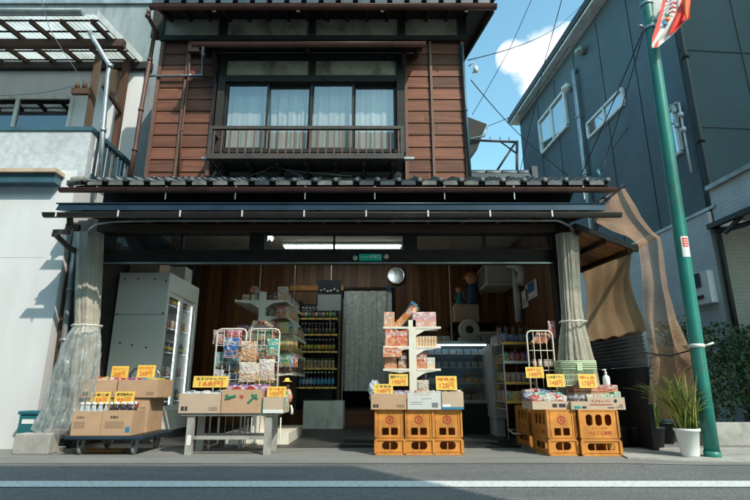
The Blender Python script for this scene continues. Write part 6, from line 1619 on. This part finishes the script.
# white cloth/plastic bag at left of centre stall
b=B(); q=P(374,392,5.95)
b.grid(lambda u,v:Vector((q.x+.06*math.cos(u*6.283)*(math.sin(min(3.1,v*2.3+.45+.3*v)))**.6,5.95+.05*math.sin(u*6.283)*math.sin(v*3+.12)**.5,P(374,403,5.95).z+.24*(1-v)))+mnoise.noise_vector(Vector((math.cos(u*6.283)*2,math.sin(u*6.283)*2,v*5)))*.025,28,18)
solo(b,'plastic_bag','clearbag','white crumpled plastic bag hanging at the left of the centre stall','plastic bag',(q.x,5.95,P(374,403,5.95).z))

# ================================================================== RIGHT STALL GOODS
zc2=ch+.002
def local_box(name,label,c,w,d,h,rz,mat,marks=None):
    t=thing(name,label,'cardboard box',c,None,rz); th=.006; b=B(); hw=w/2
    # built around its own origin
    for a,e in (((-hw,0,0),(hw,th,h)),((-hw,d-th,0),(hw,d,h)),((-hw,th,0),(-hw+th,d-th,h)),((hw-th,th,0),(hw,d-th,h)),((-hw+th,th,0),(hw-th,d-th,th))): b.box(a,e)
    o=b.build('box_body',mat,None); o.parent=t
    for (mt,fn) in (marks or []):
        b=B(); fn(b,Vector((0,0,0)),hw,h); o=b.build('printed_mark',mt,None); o.parent=t
    return t
def onbox(c,rz,x,y,z): return Vector(c)+Matrix.Rotation(rz,3,'Z')@Vector((x,y,z))
q=P(551,400,5.60)
cA=(P(552,405,5.62).x,5.64,zc2); local_box('open_box','brown tray box of packets at the left front of the right stall',cA,.42,.30,.085,R(5),'cardboard_light',[('ink',mk_rect(.05,.25,.30,.7)),('ink',mk_rect(.4,.25,.75,.7))])
cB=(P(579,407,5.62).x,5.60,zc2); local_box('open_box','narrow brown tray with teal print between the two right front boxes',cB,.175,.30,.085,R(-3),'cardboard_light',[('tealink',mk_rect(-.7,.12,.1,.42)),('ink',mk_rect(.3,.15,.8,.4))])
cC=(P(606,407,5.62).x,5.60,zc2); local_box('open_box','long pale box with red lettering at the right front of the right stall',cC,.40,.30,.125,R(0),'cardboard_light',[('redink',mk_text('えびせんべい',.036,-.28,.68)),('redink',mk_lines(-.9,.3,[.42,.36],.004)),('ink',mk_text('大判',.02,.75,.35)),('ink',mk_rect(.05,.12,.4,.2)),('ink',mk_lines(.5,.9,[.15,.22],.003))])
b=B(); c=Vector(cC)+Vector((.10,-.002,.09)); b.lathe([(.001,0),(.018,0),(.018,.002)],c,14,axis='y'); solo(b,'round_stamp','ink','small round dark stamp mark on the long pale box','stamp',c)
local_box('open_box','brown box at the left rear of the right stall beside the racks',(P(540,405,5.95).x,5.98,zc2),.30,.30,.10,R(-14),'cardboard')
rr_=random.Random(3)
cols=[(.5,.04,.06),(.6,.1,.1),(.05,.2,.12),(.55,.5,.42),(.1,.2,.4),(.02,.25,.25)]
for k in range(12):
    p=onbox(cA,R(5),-.16+.065*(k%6),.07+.13*(k//6),.055+.03*(k//6)); good('bag',p,.12,.13,.09,rr_.choice(cols),'mixed red and green snack bag in the left front box of the right stall','bags in the left front box',(rr_.uniform(-.4,.4),rr_.uniform(-.4,.4),rr_.uniform(-2,2)))
for k in range(5):
    p=onbox(cB,R(-3),-.05+.05*(k%3),.07+.1*(k//3),.06); good('bag',p,.09,.11,.09,rr_.choice([(.03,.08,.2),(.5,.3,.1),(.1,.1,.12)]),'dark blue and orange bag in the narrow tray of the right stall','bags in the narrow tray',(0,0,rr_.uniform(-1,1)))
for k in range(5):
    p=onbox(cC,0,-.15+.075*k,.10,.055); good('carton',p,.07,.12,.10 if k<4 else .13,rr_.choice([(.6,.55,.5),(.6,.35,.3),(.3,.45,.3)]),'pale carton standing in the long box of the right stall','cartons in the long right box',(0,0,0))
for k in range(7):
    p=Vector((P(532,395,6.0).x+.05*(k%4),6.05+.09*(k//4),zc2+.06)); good('pouch',p,.12,.04,.15,rr_.choice([(.5,.05,.08),(.6,.4,.4),(.5,.5,.5),(.1,.2,.35)]),'red and pink pouch standing in the left rear box of the right stall','pouches in the left rear box',(rr_.uniform(-.3,.3),rr_.uniform(-.3,.3),rr_.uniform(-.5,.5)))
b=B(); x0_,x1_,za,zb_=pxbox(574,618,385,392,5.93); b.rbox((x0_,5.93,za-.0),(x1_,6.14,zb_),.006); o_=solo(b,'flat_carton','print','flat dark red carton lying under the mint baskets','carton',((x0_+x1_)/2,5.98,za)); o_.color=(.35,.03,.04,1)
b=B(); b.rbox((x0_,5.935,.47),(x1_+.02,6.14,za-.002),.005); solo(b,'support_box','cardboard','plain brown box supporting the flat red carton on the right stall','cardboard box',((x0_+x1_)/2,5.99,.47))
c4=copy_tree(CR,(float((x0_+x1_)/2)-.02,6.11,.001),R(90),'orange crate behind the sideways crate, mostly hidden under the baskets',G)
card('uppermost price card at the left rear of the right stall',526,544,367,378,5.98,'駄菓子各種','108円',style=1)
card('price card in the middle of the right stall behind the green bags',547,565,374,387,5.86,'いか姿フライ','148円')
card('price card before the mint baskets',579,597,374,388,5.86,'特価品','178円',style=1)
# mint baskets
x0_,x1_,za,zb_=pxbox(562,597,356.5,386,5.93); zlow=za
for k in range(5):
    zb0=zlow+(0 if k==0 else .17+.020*(k-1)); h_=.19 if k==0 else .045
    t=thing('shopping_basket',['lowest','second','third','fourth','topmost'][k]+' pale mint basket of the nested stack on the right stall','basket',((x0_+x1_)/2,5.93,zb0),'nested mint baskets')
    b=B(); hw=(x1_-x0_)/2*.92; cx=(x0_+x1_)/2; dp=.22; tp=.9
    n=18 if k==0 else 0
    b.tube([(cx-hw-.012,5.93,zb0+h_),(cx+hw+.012,5.93,zb0+h_),(cx+hw+.012,5.93+dp,zb0+h_),(cx-hw-.012,5.93+dp,zb0+h_),(cx-hw-.012,5.93,zb0+h_)],.010,6)
    if k==0:
        for i in range(n+1):
            x=-hw+2*hw*i/n; b.beam((cx+x*tp,5.945,zb0),(cx+x,5.93,zb0+h_),.006,.006); b.beam((cx+x*tp,5.93+dp-.015,zb0),(cx+x,5.93+dp,zb0+h_),.006,.006)
        for z in (.0,.06,.12): e=hw*(tp+(1-tp)*z/h_); b.box((cx-e,5.94-z*.05,zb0+z),(cx+e,5.95,zb0+z+.008)); 
        b.box((cx-hw*tp,5.945,zb0),(cx+hw*tp,5.93+dp-.015,zb0+.006)); b.box((cx-hw*tp-.004,5.945,zb0),(cx-hw*tp,6.13,zb0+h_)); b.box((cx+hw*tp,5.945,zb0),(cx+hw*tp+.004,6.13,zb0+h_))
    else: b.box((cx-hw-.008,5.926,zb0+.01),(cx+hw+.008,5.932,zb0+h_))
    b.build('basket_body','mint',t)
    if k==2: B().box((cx-.03,5.91,zb0-.02),(cx+.03,5.924,zb0+.06)).build('basket_handle','mint',t)
# white spray bottle
q=P(607,385.5,5.97); t=thing('sanitiser_bottle','white pump bottle standing right of the mint baskets','bottle',q)
b=B(); b.lathe([(.035,0),(.038,.01),(.038,.085),(.03,.105),(.012,.118),(.012,.13)],q,18); b.build('bottle_body','sign_white',t)
b=B(); b.lathe([(.015,.13),(.015,.15),(.006,.15),(.006,.175)],q,12); b.tube([q+Vector((.008,0,.178)),q+Vector((-.035,-.0,.172))],.007,8); b.build('pump_head','white_metal',t)
# wire rack of the right stall
wire_rack('white wire rack with rounded top rising behind the right stall',530,556,331,6.22,425,4,4,False)
x0_,x1_=P(533,340,6.25).x,P(548,340,6.25).x
for k in range(4): good('pouch',(x0_+.05*k,6.27,P(540,343,6.25).z),.05,.02,.15,rg.choice([(.6,.15,.08),(.65,.4,.3)]),'slanting orange striped packet on the right wire rack','striped packets on the right wire rack',(0,.6,0))
pouch_at(548,556,321,338,6.3,(.6,.12,.18),'pink packet hanging at the top right of the right wire rack')
row('jar',P(532,362,6.25).x,P(554,362,6.25).x,6.27,P(540,367,6.25).z,.05,.05,.09,'white','small white jar standing on the right wire rack')

# ---------- side rack with goods (right wall)
SRX0,SRX1=P(503,350,7.0).x,P(533,350,7.0).x
SRK=thing('side_rack','white wire rack of snacks along the right wall behind the right stall','rack',((SRX0+SRX1)/2,7.0,0))
b=B(); zt_=P(515,343,7.0).z
for x in (SRX0,SRX1):
    for y in (7.0,7.9): b.tube([(x,y,0.02),(x,y,zt_)],.010,6)
    b.tube([(x,7.0,.4),(x,7.9,.4)],.006,6); b.tube([(x,7.0,.8),(x,7.9,.8)],.006,6)
b.tube([(SRX0,7.9,.15),(SRX1,7.9,.15)],.006,6); b.tube([(SRX0,7.0,.15),(SRX1,7.0,.15)],.006,6)
b.tube([(SRX0,7.0,.15),(SRX0,6.75,.12),(SRX1,6.7,.12),(SRX1,7.0,.15)],.012,6)
b.build('rack_frame','wirewhite',SRK)
for i,py in enumerate((343,362,383,402)):
    z=P(515,py,7.0).z; b=B(); b.box((SRX0,7.0,z-.01),(SRX1,7.9,z)); sh=b.build('shelf','wirewhite',SRK)
    b=B(); b.box((SRX0-.002,6.99,z-.02),(SRX1+.0,6.996,z+.015)); b.build('price_strip','price' if i!=1 else 'sign_white',sh)
    nm=['top','second','third','lowest'][i]
    row(['pouch','jar','pouch','carton'][i],SRX0+.02,SRX1-.02,7.06,z,.075,.06,.14 if i else .12,['blue','mix','white','mix'][i],'packet in the front row of the %s shelf of the side rack'%nm,n=5)
    row(['carton','jar','pouch','carton'][i],7.1,7.85,0,z,.09,.06,.15,['mix','dark','yellow','mix'][i],'packet in the long left row of the %s shelf of the side rack'%nm,dirv=SRX0+.05,n=8)
row('jar',SRX0+.0,SRX1+.1,7.35,P(515,343,7.0).z+.14,.07,.07,.13,'dark','dark lidded jar on the boxes above the side rack',n=5)
row('carton',SRX0+.0,SRX1+.1,7.35,P(515,343,7.0).z+.001,.10,.12,.138,'blue','blue carton under the dark jars of the side rack',n=5)
# slim grey cabinet with open door
x0_,x1_,za,zb_=pxbox(493,504,345,405,7.6); t=thing('slim_freezer','slim pale grey upright freezer with coloured stickers beside the side rack','freezer',((x0_+x1_)/2,7.6,0))
b=B(); b.rbox((x0_,7.6,.25),(x1_,8.3,zb_),.008); b.box((x0_+.02,7.65,0.003),(x1_-.02,8.25,.25)); b.build('freezer_body','greybox',t)
for k in range(5): B().box((x0_+.04,7.595,.38+.14*k),(x0_+.09,7.599,.44+.14*k)).build('sticker',['price','blueink','price','greenink','price'][k],t)

# ---------- glass display case
x0_,x1_,za,zb_=pxbox(425,493,340,420,8.1); dcY=8.1
t=thing('display_case','long glass fronted refrigerated display case at the back of the shop','display case',((x0_+x1_)/2,dcY,0))
z2=P(460,400,dcY).z; z3=P(460,341,dcY).z
b=B(); b.rbox((x0_,dcY,.003),(x1_,dcY+.8,z2-.05),.01); b.build('lower_body','fridge_dark',t)
B().tube([(x0_+.06,dcY+.06,z3-.06),(x1_-.06,dcY+.06,z3-.06)],.012,6).build('case_lamp',mk_emit('case_lamp',(.9,1,.95),2.2),t)
b=B(); b.box((x0_,dcY-.02,z2-.05),(x1_,dcY+.8,z2)); b.box((x0_,dcY,z3-.04),(x1_,dcY+.8,z3)); b.box((x0_,dcY-.0,z2),(x0_+.03,dcY+.8,z3-.04)); b.box((x1_-.03,dcY-.0,z2),(x1_,dcY+.8,z3-.04)); b.box((x0_+.03,dcY+.76,z2),(x1_-.03,dcY+.8,z3-.04)); b.build('case_frame','galv',t)
B().box((x0_+.03,dcY+.01,z2+.001),(x1_-.03,dcY+.016,z3-.041)).build('front_glass','glass',t)
for i,f_ in enumerate((.28,.55,.78)):
    z=z2+(z3-z2)*f_; B().box((x0_+.03,dcY+.1,z-.01),(x1_-.03,dcY+.7,z)).build('case_shelf','white_metal',t)
    row(['carton','cup','carton'][i],x0_+.06,x1_-.06,dcY+.2,z,.10,.10,[.08,.09,.08][i],['warm','white','blue'][i],'small food tray on the %s shelf of the glass display case'%['lower','middle','upper'][i],n=8,name='food_tray',cat='food tray')
row('carton',x0_+.06,x1_-.06,dcY+.2,z2+.002,.12,.12,.08,'dark','small food tray on the floor of the glass display case',n=7,name='food_tray',cat='food tray')
row('carton',x0_+.03,x0_+.45,dcY+.3,z3+.001,.13,.14,.10,'white','white container on top of the display case near the cord',n=3)
# scale
q=P(471,333,8.15); sb=z3
t=thing('counter_scale','old cream counter scale with a round dark dial and a long tray','scale',(q.x,8.3,sb))
b=B(); cz_=sb+.20; b.lathe([(.15,-.04),(.17,-.03),(.175,.05),(.16,.07)],(q.x,8.3,cz_),28,axis='y'); b.rbox((q.x-.17,8.24,sb),(q.x+.17,8.42,sb+.08),.02); b.build('scale_body','cream_plastic',t)
b=B(); b.lathe([(.001,-.05),(.06,-.05),(.065,-.04)],(q.x,8.3,cz_),20,axis='y'); b.build('dial','ink',t)
b=B(); b.rbox((q.x+.14,8.2,sb+.10),(q.x+.52,8.48,sb+.16),.02); b.rbox((q.x+.18,8.25,sb),(q.x+.48,8.43,sb+.10),.01); b.build('tray','cream_plastic',t)
# shelf bracket box with dolls
x0_,x1_,za,zb_=pxbox(455,479,304,322,8.9)
t2,o_,w_,h_=closed_box('carton_box','beige carton on a high shelf carrying the two dolls',455,479,304,322,8.9,.3,'cardboard_light')
b=B(); b.box((x0_-.05,8.85,za-.03),(x1_+.35,9.25,za)); b.beam((x0_+.1,9.2,za-.02),(x0_+.1,9.78,za-.3),.03,.03); b.box((x0_-.05,9.25,za-.03),(x1_+.35,9.79,za)); solo(b,'wall_shelf','brownwood','dark wooden wall shelf holding the beige carton and dolls','shelf',(x0_,9.2,za))
def doll(px,pyb,pyt,Y,label,hair,dress,w):
    a=P(px,pyb,Y); c=P(px,pyt,Y); hh=c.z-zb_; base=Vector((a.x,Y,zb_+.001))
    t=thing('toy_doll',label,'doll',base)
    r=hh*.17
    b=B(); b.lathe([(r*1.15,0),(r*1.2,hh*.05),(r*.95,hh*.3),(r*.7,hh*.52),(r*.35,hh*.6),(r*.3,hh*.63)],base,18); 
    for sg in (-1,1): b.tube([base+Vector((sg*r*.6,0,hh*.55)),base+Vector((sg*r*1.3,-.01,hh*.42)),base+Vector((sg*r*1.5,-.03,hh*.34))],[r*.28,r*.25,r*.2],8)
    b.build('dress',dress,t)
    b=B(); hc=base+Vector((0,0,hh*.78)); b.lathe([(r*.35,-r*1.1),(r*.8,-r*.75),(r*1.05,-r*.1),(r*1.0,r*.35),(r*.6,r*.85),(.001,r*1.05)],hc,18)
    for sg in (-1,1): b.tube([base+Vector((sg*r*1.5,-.03,hh*.34)),base+Vector((sg*r*1.55,-.04,hh*.28))],[r*.2,r*.14],8)
    b.lathe([(.001,-r*.16),(r*.12,-r*.05),(.001,r*.02)],hc+Vector((0,-r*1.02,-r*.1)),8,axis='y')
    b.build('head','skin',t)
    for sg in (-1,1): b=B(); b.lathe([(.001,-.004),(r*.14,-.002),(r*.14,.01)],hc+Vector((sg*r*.36,-r*.98,r*.05)),8,axis='y'); b.build('eye','ink',t)
    b=B(); b.box(hc+Vector((-r*.2,-r*.95,-r*.5)),hc+Vector((r*.2,-r*.85,-r*.44)))
    b.build('mouth','redink',t)
    b=B(); b.lathe([(r*1.12,r*.15),(r*1.12,r*.5),(r*.7,r*.98),(.001,r*1.2)],hc+Vector((0,.01,0)),16)
    for sg in (-1,1): b.tube([hc+Vector((sg*r*1.0,.02,r*.5)),hc+Vector((sg*r*1.1,.02,-r*.2))],[r*.3,r*.22],8)
    b.build('hair',hair,t)
doll(472.5,304,271,8.95,'larger toy doll in a blue dress standing on the beige carton','orangehair','dollblue',1)
doll(459.5,304,286,8.95,'small toy doll with red hair and a teal dress on the beige carton','redhair','tealdress',1)
# air conditioner
a=P(478,279,8.3); x1w=2.40
t=thing('air_conditioner','white wall air conditioner high in the right rear corner','air conditioner',(2.1,8.3,2.4))
za_=P(500,285,8.3).z; zb2_=P(500,262,8.3).z; 
b=B(); b.rbox((P(486,275,8.3).x,8.3,za_),(x1w,9.1,zb2_),.04); b.build('unit_body','cream_plastic',t)
b=B(); b.box((P(486,275,8.3).x-.004,8.36,za_+.05),(P(486,275,8.3).x-.001,9.04,zb2_-.06)); b.box((P(487,275,8.3).x+.02,8.297,za_+.04),(x1w-.05,8.299,za_+.06)); b.build('air_grille','grey_metal',t)
b=B(); b.tube([P(508,262,8.0),P(517,265,8.0),P(523,272,8.0),P(525,282,8.0)][:3]+[(2.36,8.0,P(523,284,8.0).z)],[.09,.085,.08,.07],12); b.tube([(2.33,8.15,P(519,270,8.15).z),(2.34,8.15,P(519,322,8.15).z)],.055,8); solo(b,'duct_pipe','white_metal','fat white duct pipe running down the wall from the air conditioner','duct',(2.33,8.1,1.6))
# posters on the side wall
def poster(label,pts,mat,marks):
    vs=[PX(a,c,2.405) for a,c in pts]; y0_=min(v.y for v in vs); y1_=max(v.y for v in vs); z0_=min(v.z for v in vs)+.05; z1_=max(v.z for v in vs)-.05
    t=thing('wall_poster',label,'poster',(2.405,y0_,z0_)); B().box((2.402,y0_,z0_),(2.408,y1_,z1_)).build('sheet',mat,t)
    for (m_,a,e,c,f_) in marks: B().box((2.399,y0_+(y1_-y0_)*a,z0_+(z1_-z0_)*c),(2.4015,y0_+(y1_-y0_)*e,z0_+(z1_-z0_)*f_)).build('printed_picture',m_,t)
poster('poster with a blue picture high on the right side wall',[(527,281),(536,275),(536,300),(527,305)],'sign_white',[('blueink',.2,.8,.4,.95)])
poster('pale poster hanging lower left of the blue one on the side wall',[(523,288),(527,286),(528,310),(523,312)],'sign_white',[('greybox',.15,.85,.2,.6)])

# ================================================================== LIGHT
sd = Vector((-.45,.6,-.75)).normalized()
sun = bpy.data.lights.new('sun','SUN'); sun.energy = 2.5; sun.angle = R(.53); sun.color = (1,.92,.80)
so = bpy.data.objects.new('sun',sun); COL.objects.link(so); so.rotation_euler = sd.to_track_quat('-Z','Y').to_euler(); so.location=(6,-8,14)
w = bpy.data.worlds.new('World'); SC.world = w; w.use_nodes = True; nt = w.node_tree; nt.nodes.clear()
out = N(nt,'ShaderNodeOutputWorld'); bg = N(nt,'ShaderNodeBackground'); sky = N(nt,'ShaderNodeTexSky'); sky.sky_type='NISHITA'; sky.sun_disc=False
sky.sun_elevation = math.asin(.75/math.sqrt(.45**2+.6**2+.75**2)); to = -sd
sky.sun_rotation = math.atan2(to.x,to.y); sky.air_density=1.0; sky.dust_density=1.2; sky.ozone_density=1.0
bg.inputs[1].default_value = .15
tc = N(nt,'ShaderNodeTexCoord')
def dirpx(px,py): 
    v=P(px,py,10)-Vector((0,0,CH)); return v.normalized()
def blob(c,rad):
    d=N(nt,'ShaderNodeVectorMath',operation='DISTANCE'); nt.links.new(tc.outputs['Generated'],d.inputs[0]); d.inputs[1].default_value=dirpx(*c)
    return math_(nt,'SUBTRACT',1.0,math_(nt,'DIVIDE',d.outputs['Value'],rad))
m=None
for c,r_ in (((548,68),.07),((572,88),.075),((515,58),.035),((560,52),.05),((590,95),.07),((535,88),.04)):
    q=math_(nt,'MAXIMUM',blob(c,r_),0.0); m=q if m is None else math_(nt,'MAXIMUM',m,q)
def wnoise(sc,det):
    n=N(nt,'ShaderNodeTexNoise'); n.inputs['Scale'].default_value=sc; n.inputs['Detail'].default_value=det; n.inputs['Roughness'].default_value=.6; nt.links.new(tc.outputs['Generated'],n.inputs[0]); return n.outputs[0]
dens=math_(nt,'ADD',math_(nt,'MULTIPLY',m,.9),math_(nt,'MULTIPLY',math_(nt,'SUBTRACT',wnoise(13,9),.5),1.6))
f=ramp(nt,dens,[(.0,(0,0,0)),(.2,(.35,.35,.35)),(.5,(1,1,1))])
f=mixc(nt,math_(nt,'GREATER_THAN',m,.001),(0,0,0),f)
# broad thin clouds elsewhere on the dome
n2=ramp(nt,wnoise(2.6,8),[(.56,(0,0,0)),(.74,(.55,.55,.55))])
skyc=mixc(nt,1.0,sky.outputs[0],(1.15,1.60,1.34),'MULTIPLY')
cl=mixc(nt,f,skyc,(6.6,6.7,7.0))
nt.links.new(cl,bg.inputs[0]); nt.links.new(bg.outputs[0],out.inputs[0])
SC.view_settings.view_transform='Standard'; SC.view_settings.look='None'; SC.view_settings.gamma=1; SC.view_settings.exposure=.65; SC.view_settings.use_curve_mapping=False
SC.render.engine='CYCLES'; SC.cycles.max_bounces=6; SC.cycles.transparent_max_bounces=16; SC.cycles.use_denoising=True
